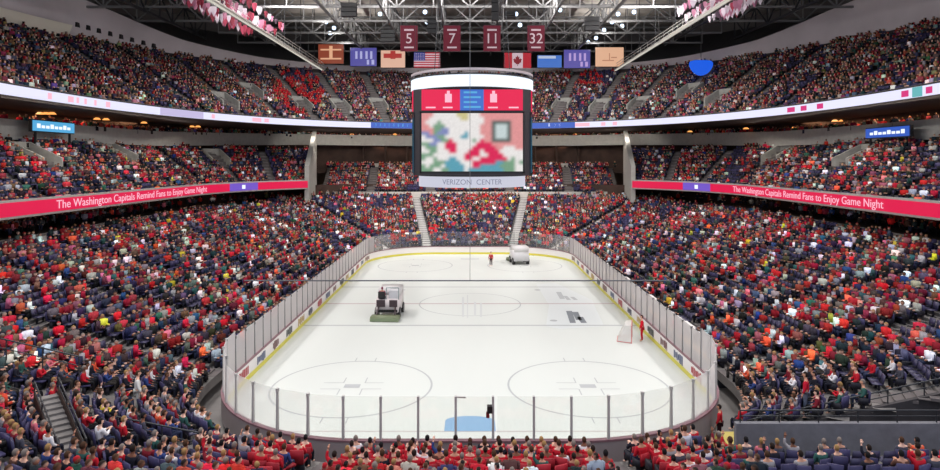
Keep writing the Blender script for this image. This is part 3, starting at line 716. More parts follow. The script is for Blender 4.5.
# people standing in the concourses and suites, a few pixels each
for i in range(520):
    sg = random.choice((-1, 1)); L = random.uniform(20, TOT / 2 - 8); p = rink(L, random.uniform(26.3, 29.5), sg); 
    if seen(p[0], p[1], 7): rest.append((p[0], p[1], 6.2 + .25, random.uniform(0, 6), 'club', 0, 0, 0))
for i in range(700):
    th = random.uniform(.12, math.pi - .12); u = random.uniform(.2, .9); c = math.cos(th); s2 = math.sin(th)
    k = random.uniform(20, 180); p, q = samp(SPF, k), samp(SPB, k); u = random.uniform(.08, .8); x, y = lerp(p[0], q[0], u), lerp(p[1], q[1], u)
    zz = (lerp(16.9, 17.7, fr(y)) - .55) if y < 85 else (random.choice((11.4, 16.9)) if abs(x) < 27 else 16.9)
    rest.append((x, y, zz, math.atan2(30 - y, -x) - math.pi / 2, 'club', 0, 0, 0))
me = crowd_mesh('spectator_crowd', rest, personcol, lambda s_: T_FAR if s_[4] == 'upper' or s_[1] > 66 else T_NEAR)
tag(link('spectator_crowd', me, attr_mat('crowd_cloth')), 'dense crowd of hockey fans in red and dark clothes filling the farther seats', 'crowd', kind='stuff')
# --- seats
V, Fc, G, box = tmpl_far(); box(-.24, .24, -.08, .34, .38, .46, 0); box(-.24, .24, -.2, -.12, .40, .9, 0, -.05); box(-.27, -.24, -.15, .28, .3, .62, 1); box(-.2, .2, -.02, .12, 0, .38, 1)
T_SEAT = (np.array(V), Fc, np.array(G))
def seatcol(s_):
    k = random.uniform(.8, 1.2); return [L3((60, 57, 90) if not (s_[1] < 0 and abs(s_[0]) < 8 and s_[4] == 'lower') else (150, 34, 46), k), L3((44, 44, 52))]
seats_rest = [s_ for s_ in empties if s_ not in eset] + [s_ for s_ in people if s_[4] != 'upper']
_r = random.uniform
class _NoJit: pass
def seat_mesh(items):
    global random
    return crowd_mesh('seat_rows', items, seatcol, lambda s_: T_SEAT)
tag(link('seating_mass', seat_mesh(seats_rest), attr_mat('seat_plastic', .5)), 'rows of dark navy folding seats under and among the crowd', 'seating', kind='stuff')

# --- detailed people: skinned body with hair, top and trousers as parts
def skin_mesh(name, verts, edges, radii, sub=1, root=0):
    me = bpy.data.meshes.new(name); me.from_pydata(verts, edges, []); me.update()
    o = bpy.data.objects.new(name, me); COL.objects.link(o)
    m = o.modifiers.new('s', 'SKIN'); 
    if not me.skin_vertices: 
        with bpy.context.temp_override(object=o, active_object=o): bpy.ops.mesh.customdata_skin_add()
    for i, r_ in enumerate(radii):
        sv = me.skin_vertices[0].data[i]; sv.radius = r_ if isinstance(r_, tuple) else (r_, r_); sv.use_root = (i == root)
    if sub: sm = o.modifiers.new('u', 'SUBSURF'); sm.levels = sub; sm.render_levels = sub
    dg = bpy.context.evaluated_depsgraph_get(); dg.update(); e = o.evaluated_get(dg); out_ = bpy.data.meshes.new_from_object(e); out_.name = name
    bpy.data.objects.remove(o); bpy.data.meshes.remove(me); out_.materials.clear(); out_.shade_smooth(); return out_
def join(me, mb):
    bm = bmesh.new(); bm.from_mesh(me); n = len(bm.verts); vs = [bm.verts.new(v) for v in mb.v]
    for f in mb.f:
        try: bm.faces.new([vs[i] for i in f])
        except ValueError: pass
    bm.normal_update(); bm.to_mesh(me); bm.free(); me.shade_smooth(); return me
def pose(kind):
    """joints for a figure facing +y, feet at z=0"""
    if kind.startswith('sit'):
        hip = .50; J = dict(pel=(0, 0, hip), sp=(0, -.02, hip + .22), ch=(0, .0, hip + .42), nk=(0, .02, hip + .53), hd=(0, .04, hip + .68),
                            hl=(-.1, .02, hip - .01), hr=(.1, .02, hip - .01), kl=(-.14, .43, hip + .02), kr=(.14, .43, hip + .02), al=(-.13, .42, .09), ar=(.13, .42, .09), tl=(-.14, .58, .04), tr=(.14, .58, .04))
    else:
        hip = .92; J = dict(pel=(0, 0, hip), sp=(0, 0, hip + .22), ch=(0, 0, hip + .42), nk=(0, .01, hip + .55), hd=(0, .03, hip + .70),
                            hl=(-.09, 0, hip - .05), hr=(.09, 0, hip - .05), kl=(-.11, .04, .48), kr=(.11, .02, .48), al=(-.12, 0, .08), ar=(.12, -.03, .08), tl=(-.14, .17, .03), tr=(.14, .14, .03))
    c = J['ch']; J['sl'] = (-.18, c[1], c[2] + .03); J['sr'] = (.18, c[1], c[2] + .03)
    if kind in ('sit_lap', 'stand'):
        f_ = .20 if kind == 'sit_lap' else .06; J['el'] = (-.25, c[1] + .03, c[2] - .25); J['er'] = (.25, c[1] + .03, c[2] - .25)
        J['wl'] = (-.16 if kind == 'sit_lap' else -.27, c[1] + f_ + .06, c[2] - .36 if kind == 'sit_lap' else c[2] - .48); J['wr'] = (.16 if kind == 'sit_lap' else .27, c[1] + f_ + .06, c[2] - .36 if kind == 'sit_lap' else c[2] - .48)
    elif kind == 'sit_clap':
        J['el'] = (-.24, c[1] + .14, c[2] - .2); J['er'] = (.24, c[1] + .14, c[2] - .2); J['wl'] = (-.05, c[1] + .34, c[2] - .08); J['wr'] = (.05, c[1] + .34, c[2] - .08)
    elif kind == 'sit_wave':
        J['el'] = (-.30, c[1] + .05, c[2] + .16); J['er'] = (.25, c[1] + .06, c[2] - .22); J['wl'] = (-.26, c[1] + .1, c[2] + .42); J['wr'] = (.14, c[1] + .26, c[2] - .32)
    return J
def figure(kind):
    J = {k: Vector(v) for k, v in pose(kind).items()}
    order = ['pel', 'sp', 'ch', 'nk', 'hd', 'hl', 'kl', 'al', 'tl', 'hr', 'kr', 'ar', 'tr', 'sl', 'el', 'wl', 'sr', 'er', 'wr']
    ix = {k: i for i, k in enumerate(order)}
    E = [('pel', 'sp'), ('sp', 'ch'), ('ch', 'nk'), ('nk', 'hd'), ('pel', 'hl'), ('hl', 'kl'), ('kl', 'al'), ('al', 'tl'), ('pel', 'hr'), ('hr', 'kr'), ('kr', 'ar'), ('ar', 'tr'), ('ch', 'sl'), ('sl', 'el'), ('el', 'wl'), ('ch', 'sr'), ('sr', 'er'), ('er', 'wr')]
    rad = dict(pel=(.14, .1), sp=(.13, .09), ch=(.15, .1), nk=.055, hd=(.085, .1), hl=.085, hr=.085, kl=.058, kr=.058, al=.04, ar=.04, tl=.035, tr=.035, sl=.06, sr=.06, el=.042, er=.042, wl=.028, wr=.028)
    body = skin_mesh('person_body', [J[k] for k in order], [(ix[a], ix[b_]) for a, b_ in E], [rad[k] for k in order])
    mb = MB()
    # head top, nose, ears
    h = J['hd']
    def ball(c, rx, ry, rz_, n=8, m=6):
        k = len(mb.v); rows = []
        for a in range(1, m):
            p = math.pi * a / m
            for q in range(n): t = 2 * math.pi * q / n; mb.v.append((c[0] + rx * math.sin(p) * math.cos(t), c[1] + ry * math.sin(p) * math.sin(t), c[2] + rz_ * math.cos(p)))
        mb.v.append((c[0], c[1], c[2] + rz_)); mb.v.append((c[0], c[1], c[2] - rz_)); T_, B_ = len(mb.v) - 2, len(mb.v) - 1
        for a in range(m - 2):
            for q in range(n): mb.f.append((k + a * n + q, k + (a + 1) * n + q, k + (a + 1) * n + (q + 1) % n, k + a * n + (q + 1) % n))
        for q in range(n): mb.f.append((T_, k + q, k + (q + 1) % n)); mb.f.append((B_, k + (m - 2) * n + (q + 1) % n, k + (m - 2) * n + q))
    ball((h.x, h.y, h.z + .0), .076, .095, .115, 12, 8)
    mb.tube((h.x, h.y + .085, h.z + .02), (h.x, h.y + .115, h.z - .02), .008, .016, 5)
    for sg in (-1, 1): ball((h.x + sg * .078, h.y - .005, h.z), .012, .02, .03, 6, 4)
    mb.box(h.x - .025, h.y + .082, h.z - .055, h.x + .025, h.y + .096, h.z - .042)
    # hands: palm and five fingers
    for w_, e_ in (('wl', 'el'), ('wr', 'er')):
        W = J[w_]; d = (W - J[e_]).normalized(); sd = d.cross(Vector((0, 0, 1)))
        sd = Vector((1, 0, 0)) if sd.length < .2 else sd.normalized()
        dn = d.cross(sd).normalized() * (-1 if d.cross(sd).z > 0 else 1)
        pe = W + d * .085; mb.bar(W - d * .01, pe, .075, .03)
        for q, ln in enumerate((.06, .072, .066, .052)):
            st = pe + sd * ((q - 1.5) * .02); m1 = st + d * ln * .55 + dn * .006; mb.tube(st - d * .01, m1, .009, .0085, 5); mb.tube(m1, m1 + d * ln * .35 + dn * ln * .35, .0085, .006, 5)
        tb = W + d * .03 + sd * (.035 if w_ == 'wl' else -.035); tm = tb + sd * (.03 if w_ == 'wl' else -.03) + d * .03; mb.tube(tb, tm, .011, .01, 5); mb.tube(tm, tm + d * .03, .01, .007, 5)
    join(body, mb)
    # clothes
    tord = ['sp', 'pel', 'ch', 'sl', 'el', 'fl', 'sr', 'er', 'fr']; J['fl'] = J['el'].lerp(J['wl'], .8); J['fr'] = J['er'].lerp(J['wr'], .8)
    tx = {k: i for i, k in enumerate(tord)}; tr = dict(sp=(.16, .125), pel=(.165, .13), ch=(.175, .13), sl=.085, sr=.085, el=.062, er=.062, fl=.048, fr=.048)
    top = skin_mesh('person_top', [J[k] for k in tord], [(tx[a], tx[b_]) for a, b_ in (('sp', 'pel'), ('sp', 'ch'), ('ch', 'sl'), ('sl', 'el'), ('el', 'fl'), ('ch', 'sr'), ('sr', 'er'), ('er', 'fr'))], [tr[k] for k in tord])
    pord = ['pel', 'hl', 'kl', 'al', 'hr', 'kr', 'ar']; px = {k: i for i, k in enumerate(pord)}; pr = dict(pel=(.15, .12), hl=.1, hr=.1, kl=.075, kr=.075, al=.06, ar=.06)
    pants = skin_mesh('person_trousers', [J[k] for k in pord], [(px[a], px[b_]) for a, b_ in (('pel', 'hl'), ('hl', 'kl'), ('kl', 'al'), ('pel', 'hr'), ('hr', 'kr'), ('kr', 'ar'))], [pr[k] for k in pord])
    mb = MB(); n, m = 12, 8; keep = []
    for a in range(m + 1):
        p = math.pi * a / m
        for q in range(n): t = 2 * math.pi * q / n; mb.v.append((h.x + .088 * math.sin(p) * math.cos(t), h.y - .012 + .104 * math.sin(p) * math.sin(t), h.z + .015 + .124 * math.cos(p)))
    for a in range(m):
        for q in range(n):
            f = (a * n + q, (a + 1) * n + q, (a + 1) * n + (q + 1) % n, a * n + (q + 1) % n); c = sum((Vector(mb.v[i]) for i in f), Vector()) / 4 - h
            if c.z > .05 or (c.y < .0 and c.z > -.07): mb.f.append(f)
    hm = bpy.data.meshes.new('person_hair'); hm.from_pydata(mb.v, [], mb.f); hm.update(); hm.shade_smooth()
    eb = MB()
    for sg in (-1, 1): eb.box(h.x + sg * .03 - .012, h.y + .08, h.z + .02, h.x + sg * .03 + .012, h.y + .093, h.z + .032)
    em = bpy.data.meshes.new('person_eyes'); em.from_pydata(eb.v, [], eb.f); em.update()
    return body, top, pants, hm, em
FIG = {k: figure(k) for k in ('sit_lap', 'sit_clap', 'sit_wave', 'stand')}
def cmat(pref, c): return mat('%s_%d_%d_%d' % ((pref,) + tuple(c)), rgb(*c), .85, spec=.2)
def slot(o, m):
    if not o.data.materials: o.data.materials.append(None)
    o.material_slots[0].link = 'OBJECT'; o.material_slots[0].material = m
def person(x, y, z, rz, kind, top, pants, hair, skin, label, group=None, eyes=False, sc=1.0):
    b_, t_, p_, h_, e_ = FIG[kind]
    o = link('person', b_); slot(o, cmat('skin', skin)); o.location = (x, y, z); o.rotation_euler = (0, 0, rz); o.scale = (sc,) * 3
    for nm, me, m in (('top', t_, cmat('cloth', top)), ('trousers', p_, cmat('cloth', pants)), ('hair', h_, cmat('hair', hair))):
        c = link(nm, me, None, o); slot(c, m)
    if eyes: c = link('eye_pair', e_, None, o); slot(c, cmat('hair', (24, 22, 24)))
    return tag(o, label, 'person', group)
def where(s_):
    tn, i, si = s_[4], s_[5], s_[6]; sd = 'bench side' if s_[0] > 0 else 'side opposite benches'
    if tn == 'platform': return 'platform before the tunnel wall', None
    if tn == 'lower':
        nsec = len(LOW['ais'])
        if si == 0: return 'camera end block behind the glass', None
        k = si if s_[0] < 0 else nsec - si
        return '%s block, %s' % (nth(k), sd), None
    return '%s tier block, %s' % (nth(si + 1), sd), None
for n, s_ in enumerate(pp):
    c = pick(PAL_LOW)
    if s_[4] == 'lower' and s_[1] < -1 and abs(s_[0]) < 9 and random.random() < .55: c = (186, 30, 46)
    rsel = random.random(); kind = 'sit_lap' if rsel < .7 else ('sit_clap' if rsel < .92 else 'sit_wave')
    lab = 'person in %s, %s row of %s, %s seat' % (NAMES_C[c], nth(s_[5] + 1), where(s_)[0], nth(s_[7] + 1))
    x, y, z, rz = s_[:4]
    person(x, y, z + .0, rz + random.uniform(-.2, .2), kind, c, random.choice(PANT), random.choice(HAIR[:5]), random.choice(SKIN), lab, 'seated hockey fans', sc=random.uniform(.95, 1.05))
# --- individual empty seats
seat_navy = mat('seat_navy', rgb(58, 55, 84), .45); seat_frame = mat('seat_frame', rgb(44, 44, 52), .5, .4); seat_red = mat('seat_red', rgb(150, 34, 46), .45)
def bev(mb, name, off):
    me = bpy.data.meshes.new(name); me.from_pydata(mb.v, [], mb.f); bm = bmesh.new(); bm.from_mesh(me); bmesh.ops.remove_doubles(bm, verts=bm.verts, dist=1e-5)
    bmesh.ops.bevel(bm, geom=bm.edges[:], offset=off, segments=2, affect='EDGES'); bm.to_mesh(me); bm.free(); me.shade_smooth(); return me
M_pan = bev(MB().box(-.23, -.1, .39, .23, .33, .45), 'seat_pan', .02)
M_back = bev(MB().hexa([(-.23, -.14, .44), (.23, -.14, .44), (.23, -.09, .44), (-.23, -.09, .44), (-.22, -.23, .88), (.22, -.23, .88), (.22, -.18, .88), (-.22, -.18, .88)]), 'backrest', .02)
M_arm = bev(MB().box(.235, -.14, .58, .27, .25, .62), 'armrest', .01)
M_leg = bev(MB().box(-.04, -.05, 0, .04, .05, .40).box(-.16, -.08, 0, .16, .08, .03), 'leg', .008)
for s_ in ee:
    x, y, z, rz = s_[:4]; red = s_[1] < 0 and abs(s_[0]) < 8 and s_[4] == 'lower'
    o = empty('stadium_seat', (x, y, z), rz); m = seat_red if red else seat_navy
    for nm, me in (('seat_pan', M_pan), ('backrest', M_back), ('armrest', M_arm), ('leg', M_leg)):
        c = link(nm, me, None, o); slot(c, m if nm in ('seat_pan', 'backrest') else seat_frame)
    tag(o, 'empty %s folding seat, %s row of %s, %s seat' % ('red' if red else 'navy', nth(s_[5] + 1), where(s_)[0], nth(s_[7] + 1)), 'seat', 'empty folding seats')

# ---------------------------------------------------------------- tunnel by the camera-end corner on the bench side
grey_drape = mat('grey_drape', rgb(112, 112, 118), .9, noise=.12, nscale=3)
s = MB(); s.box(9.0, -9.0, 0.6, 27, -1.5, 1.08); struct(s.build('floor_platform', concrete))
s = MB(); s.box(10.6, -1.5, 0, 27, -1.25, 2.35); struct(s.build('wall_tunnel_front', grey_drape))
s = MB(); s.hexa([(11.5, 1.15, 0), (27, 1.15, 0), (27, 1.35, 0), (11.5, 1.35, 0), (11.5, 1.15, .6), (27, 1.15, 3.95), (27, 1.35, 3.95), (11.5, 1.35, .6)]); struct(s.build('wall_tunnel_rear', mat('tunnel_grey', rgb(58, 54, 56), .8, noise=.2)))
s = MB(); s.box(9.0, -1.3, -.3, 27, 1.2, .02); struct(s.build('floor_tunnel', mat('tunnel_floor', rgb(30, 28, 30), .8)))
def rail(pts, label, h=1.0, m=post_m, cat='railing', grp='stand handrails'):
    root = tag(empty('handrail', pts[0]), label, cat, grp); o0 = Vector(pts[0]); P = [Vector(p) - o0 for p in pts]; t = MB(); q = MB()
    for a, c in zip(P[:-1], P[1:]):
        t.tube(a + Vector((0, 0, h)), c + Vector((0, 0, h)), .035); t.tube(a + Vector((0, 0, h * .55)), c + Vector((0, 0, h * .55)), .025)
        n = max(1, int((c - a).length / 1.5))
        for i in range(n + 1): p = a.lerp(c, i / n); MB().tube(p, p + Vector((0, 0, h)), .028).build('upright', m, root)
    t.build('rail', m, root); return root
rail([(10.8, -1.37, 2.33), (26.5, -1.37, 2.33)], 'grey metal handrail on top of the tunnel wall in the bench side corner', .5, dsteel)
rail([(12, 1.3, .7), (26.5, 1.3, 3.85)], 'dark handrail along the seats behind the tunnel, bench side corner', .6, dsteel)
oc = mat('ochre_padding', rgb(168, 152, 74), .7)
s = MB(); s.box(9.6, 2.4, .5, 10.2, 3.0, 1.5); 
tag(MB().hexa([(10.4, -.9, .02), (13.4, -.9, .02), (13.4, .8, .02), (10.4, .8, .02), (10.6, -.7, 1.15), (13.2, -.7, 1.15), (13.2, .6, 1.15), (10.6, .6, 1.15)]).build('padded_crate', oc), 'ochre padded equipment crate in the tunnel mouth beside the glass', 'crate')
tag(MB().hexa([(14.0, -.7, .02), (16.4, -.7, .02), (16.4, .6, .02), (14.0, .6, .02), (14.1, -.6, 1.3), (16.2, -.6, 1.3), (16.2, .5, 1.3), (14.1, .5, 1.3)]).build('covered_table', mat('olive_cloth', rgb(120, 108, 60), .9)), 'table under an olive cloth deeper inside the tunnel', 'table')
# handrails in the corner opposite the benches
rail([(-14.2, -1.2, 1.6), (-10.6, -1.2, .9)], 'grey cross rail beside the glass corner opposite the benches', .9, dsteel)
def tz(x, y):
    t = math.hypot(abs(x) - SX, RC - y) - RC if y < RC else abs(x) - HX
    return lerp(.7, 6.15, max(0, (t - 1.35)) / 23.85)
sa, sc_ = Vector((-17.7, -.2, 0)), Vector((-14.3, -3.9, 0)); sd_ = (sc_ - sa).normalized(); sn_ = Vector((-sd_.y, sd_.x, 0))
s = MB(); n = 12
for i in range(n):
    p, q = sa.lerp(sc_, i / n), sa.lerp(sc_, (i + 1) / n); zz = lerp(3.0, 1.9, i / n)
    s.hexa([p - sn_ * .36 + Vector((0, 0, 1.2)), q - sn_ * .36 + Vector((0, 0, 1.2)), q + sn_ * .36 + Vector((0, 0, 1.2)), p + sn_ * .36 + Vector((0, 0, 1.2)), p - sn_ * .36 + Vector((0, 0, zz)), q - sn_ * .36 + Vector((0, 0, zz)), q + sn_ * .36 + Vector((0, 0, zz)), p + sn_ * .36 + Vector((0, 0, zz))])
struct(s.build('floor_vomitory_stair', concrete))
for k, lb in ((-1, 'lower'), (1, 'upper')):
    a, c = sa + sn_ * .42 * k, sc_ + sn_ * .42 * k; a.z, c.z = 2.9, 1.9
    rail([a, c], 'sloping stair handrail in the corner opposite the benches, %s of the pair' % lb, .75, dsteel)
    s = MB(); s.bar(a + Vector((0, 0, .1)), c + Vector((0, 0, .1)), .08, .5); struct(s.build('wall_stair_side', dark_wall))
rail([(-22, 1.2, 4.4), (-17.2, 1.2, 3.3)], 'grey landing rail behind the corner seats opposite the benches', .9, dsteel)

# ---------------------------------------------------------------- team benches on the bench side
bw = mat('bench_white', rgb(224, 222, 220), .5)
s = MB(); s.box(15.35, 10, 0, 15.55, 46, 1.35); struct(s.build('wall_bench_back', bw))
s = MB(); s.box(13.1, 10, -.3, 15.4, 46, .25); struct(s.build('floor_bench', mat('rubber_mat', rgb(60, 60, 66), .9)))
for i, (y0, y1, lb) in enumerate(((11, 20, 'players bench closest to the camera end corner'), (22.5, 31.5, 'players bench beside the middle of the rink'), (35, 43, 'players bench beyond the middle toward far end'))):
    root = tag(empty('team_bench', (14.6, y0, .25)), 'long low wooden ' + lb, 'bench', 'team benches')
    MB().box(-.2, 0, .4, .2, y1 - y0, .46).build('seat', mat('bench_wood', rgb(150, 118, 84), .6), root)
    for k in range(4): yy = (y1 - y0) * k / 3.2; MB().box(-.15, yy, 0, .15, yy + .08, .4).build('leg', dsteel, root)
for i, (x, y, c, cn) in enumerate(((14.4, 37, (206, 186, 60), 'yellow shirt'), (14.5, 39.4, (150, 146, 150), 'grey jacket'), (14.3, 27, (222, 220, 224), 'white shirt'), (14.2, 24.3, (34, 34, 46), 'black jacket'), (14.4, 18.2, (206, 60, 90), 'pinkish red top'), (14.3, 33.0, (120, 84, 60), 'brown jacket'))):
    person(x, y, .25, R(90), 'stand', c, (30, 32, 44), (38, 28, 24), (198, 148, 124), 'person in %s standing in the team bench area, %s from the camera end' % (cn, nth([3, 4, 2, 1, 0, 2][i] + 1)) if i != 5 else 'person in brown jacket standing in the team bench area', 'bench area staff', eyes=True)
for sg, nm in ((-1, 'opposite the benches'), (1, 'on the bench side')):
    root = tag(empty('netting_pole', (sg * 13.25, 34, 0)), 'dark upright pole rising from the straight boards %s' % nm, 'pole', 'dark board poles')
    MB().tube((0, 0, 0), (0, 0, 3.25), .09, .08).build('shaft', black, root); MB().box(-.16, -.16, 2.2, .16, .16, 3.0).build('junction_box', black, root)
root = tag(empty('netting_cable', (0, 0, 7.76)), 'thin dark support cables of the safety net above the camera end glass', 'cable')
MB().tube((-9.5, 0, 0), (8.5, 0, 0), .03, n=6).build('cross_cable', mat('cable_grey', rgb(92, 94, 98), .6), root); MB().tube((0, 0, 0), (0, 0, 26.5), .012, n=6).build('drop_cable', steel, root)

# ---------------------------------------------------------------- camera unit on glass
root = tag(empty('glass_camera', (.84, -.02, 2.2)), 'small black and red remote camera clamped to a post of the camera end glass', 'camera')
MB().box(-.12, -.14, .02, .10, .14, .30).build('housing', black, root); MB().tube((0, .14, .18), (0, .26, .18), .05).build('lens', black, root)
MB().box(-.16, -.06, -.2, -.02, .06, .04).build('cable_box', mat('deep_red', rgb(130, 26, 34), .5), root); MB().box(.06, -.03, .05, .16, .06, .12).build('clamp', post_m, root)
root = tag(empty('bracket_arm', (-.6, .0, 2.86)), 'short grey bracket arm on top of a camera end glass post', 'bracket'); MB().bar((0, 0, 0), (.42, -.05, .0), .06).build('arm', post_m, root)

# ---------------------------------------------------------------- ice resurfacers
def wheel(parent, x, y, r, wd=.3):
    o = MB().tube((x - wd / 2, y, r), (x + wd / 2, y, r), r, n=20).build('tyre', black, parent); MB().tube((x - wd / 2 - .02, y, r), (x + wd / 2 + .02, y, r), r * .5, n=14).build('hub', steel, o)
def resurfacer(loc, rz, body, label, driver):
    o = tag(empty('ice_resurfacer', loc, rz), label, 'ice resurfacer')
    bm_ = mat('resurfacer_%s' % driver, rgb(*body), .4); dk = mat('dark_panel', rgb(58, 44, 50), .5)
    # faces +y; rear with the conditioner faces -y
    me = bev(MB().hexa([(-.95, -.6, .45), (.95, -.6, .45), (.95, 2.2, .45), (-.95, 2.2, .45), (-.95, -.4, 1.55), (.95, -.4, 1.55), (.95, 2.1, 1.9), (-.95, 2.1, 1.9)]), 'body', .06); link('body', me, bm_, o)
    link('snow_tank', bev(MB().hexa([(-.9, .5, 1.5), (.9, .5, 1.5), (.9, 2.15, 1.5), (-.9, 2.15, 1.5), (-.92, .3, 2.25), (.92, .3, 2.25), (.92, 2.3, 2.25), (-.92, 2.3, 2.25)]), 'snow_tank', .05), mat('tank_white', rgb(210, 208, 208), .4), o)
    c = link('conditioner', bev(MB().box(-1.15, -1.75, .06, 1.15, -.95, .42), 'conditioner', .04), mat('conditioner_olive', rgb(112, 122, 92), .5), o)
    MB().box(-1.15, -1.82, .04, 1.15, -1.74, .28).build('squeegee', mat('squeegee_green', rgb(120, 134, 104), .6), c)
    for x in (-.75, .75): MB().bar((x, -1.2, .4), (x * .9, -.5, .95), .1).build('lift_arm', dk, o)
    for x in (-.88, .88):
        wheel(o, x, -.1, .42); wheel(o, x, 1.7, .42)
    MB().box(-.85, -.66, .95, -.15, -.58, 1.5).build('rear_panel', dk, o); MB().box(.2, -.66, .95, .85, -.58, 1.5).build('rear_panel', dk, o); MB().box(-.85, -.64, .5, .85, -.6, .72).build('bumper', black, o)
    st = link('seat', bev(MB().box(-.75, -.45, 1.55, -.2, .05, 1.7), 'seat', .03), black, o); MB().box(-.75, -.5, 1.65, -.2, -.42, 2.15).build('backrest', black, o)
    sw = MB()
    for k in range(16):
        a, c2 = 2 * math.pi * k / 16, 2 * math.pi * (k + 1) / 16; f_ = lambda t: (-.48 + .18 * math.cos(t), .4 + .06 * math.sin(t), 2.0 + .17 * math.sin(t)); sw.tube(f_(a), f_(c2), .02, n=5)
    sw.build('steering_wheel', black, o); MB().bar((-.48, .5, 1.6), (-.48, .4, 2.0), .06).build('steering_column', black, o)
    fr_ = MB(); 
    for x in (-.1, .92): fr_.tube((x, -.35, 1.5), (x, -.35, 2.45), .03)
    fr_.tube((-.1, -.35, 2.45), (.92, -.35, 2.45), .035); fr_.build('guard_frame', mat('guard_teal', rgb(110, 130, 130), .5), o)
    MB().box(.1, -.3, 1.55, .85, .3, 2.2).build('water_tank', mat('tank_grey', rgb(196, 196, 200), .4), o)
    return o
zl = at0(386, 321); ir = resurfacer((zl[0], zl[1] + 1.4, 0), R(-3), (214, 206, 206), 'white ice resurfacing machine seen from behind with olive conditioner and its driver', 'a')
person(zl[0] - .47, zl[1] + 1.15, 1.20, R(-3), 'sit_lap', (150, 70, 96), (58, 44, 50), (120, 60, 80), (198, 148, 124), 'person in dusty pink jacket driving the ice machine closer to the camera', eyes=True)
z2 = at0(519, 265); ir2 = resurfacer((z2[0], z2[1] + 2.2, 0), R(188), (220, 220, 222), 'white ice resurfacing machine seen from the front near far end boards', 'b')
person(z2[0] + .5, z2[1] + 2.4, 1.20, R(188), 'sit_lap', (60, 62, 70), (30, 32, 44), (24, 22, 24), (198, 148, 124), 'person in grey jacket driving the ice machine by the far boards', eyes=True)
p = at0(491, 266); person(p[0], p[1], 0, R(160), 'stand', (176, 36, 40), (60, 26, 30), (38, 28, 24), (214, 168, 146), 'person in red top standing on ice in front of far goal area', eyes=True)
p = at0(647, 341); person(p[0] - .35, p[1], 0, R(80), 'stand', (206, 24, 44), (186, 20, 40), (60, 24, 26), (214, 168, 146), 'person in all red outfit standing on ice against the bench boards', eyes=True, sc=1.06)
p = at(707, 409, 34.5); person(11.65, 2.9, -.3, R(60), 'stand', (196, 34, 48), (50, 24, 30), (38, 28, 24), (198, 148, 124), 'person in red jersey standing against glass at corner above tunnel mouth', eyes=True)
p = at(685, 462, 25.4); person(8.55, -1.5, .4, R(10), 'stand', (206, 212, 224), (44, 52, 78), (70, 48, 34), (214, 168, 146), 'person in pale blue white shirt standing beside the camera end corner glass', sc=1.08)
person(-15.2, 2.3, tz(-15.2, 2.3) + .02, R(-60), 'stand', (222, 222, 218), (200, 204, 196), (70, 48, 34), (214, 168, 146), 'person in white clothes standing on the stairs of the corner opposite the benches', sc=1.1)
person(15.2, 2.0, tz(15.2, 2.0) + .02, R(60), 'stand', (186, 24, 50), (110, 120, 140), (38, 28, 24), (198, 148, 124), 'person in crimson jacket and pale jeans standing above the tunnel rail', sc=1.1)
# goal parked by the boards
gx, gy = at0(629, 340); g = tag(empty('hockey_goal', (gx + .2, gy, 0), R(75)), 'hockey goal frame with white net parked against the bench side boards', 'goal')
netm = bpy.data.materials.new('goal_netting'); netm.use_nodes = True; nt = netm.node_tree; bs = nt.nodes['Principled BSDF']; bs.inputs['Base Color'].default_value = rgb(226, 224, 220); bs.inputs['Alpha'].default_value = .55
fr_ = MB(); redm = mat('goal_red', rgb(196, 120, 120), .4)
for x in (-.92, .92): fr_.tube((x, 0, 0), (x, 0, 1.22), .035)
fr_.tube((-.92, 0, 1.22), (.92, 0, 1.22), .035); fr_.tube((-.92, 0, .03), (-.7, 1.0, .03), .03); fr_.tube((.92, 0, .03), (.7, 1.0, .03), .03); fr_.tube((-.7, 1.0, .03), (.7, 1.0, .03), .03)
fr_.build('frame', redm, g)
MB().quad((-.92, 0, 1.22), (.92, 0, 1.22), (.75, .5, 1.15), (-.75, .5, 1.15)).quad((-.75, .5, 1.15), (.75, .5, 1.15), (.7, 1, .03), (-.7, 1, .03)).quad((-.92, 0, 1.22), (-.75, .5, 1.15), (-.7, 1, .03), (-.92, 0, .03)).quad((.92, 0, 1.22), (.75, .5, 1.15), (.7, 1, .03), (.92, 0, .03)).build('net', netm, g)

# ---------------------------------------------------------------- scoreboard
sb = tag(empty('scoreboard', (.18, 30.5, 11)), 'four sided hanging video scoreboard with glowing white rings above centre ice', 'scoreboard')
W2 = 4.35
s = MB(); ch = 1.1
def octa(s, w, c, z0, z1, y=0):
    P = [(-w, -w + c), (-w + c, -w), (w - c, -w), (w, -w + c), (w, w - c), (w - c, w), (-w + c, w), (-w, w - c)]
    n = len(s.v); s.v += [(a, b_, z0) for a, b_ in P] + [(a, b_, z1) for a, b_ in P]
    for i in range(8): s.f.append((n + i, n + (i + 1) % 8, n + 8 + (i + 1) % 8, n + 8 + i))
    s.f.append(tuple(n + i for i in range(8))[::-1]); s.f.append(tuple(n + 8 + i for i in range(8)))
octa(s, 4.9, .75, .6, 7.72); s.build('cabinet', mat('cabinet_dark', rgb(48, 46, 52), .5), sb)
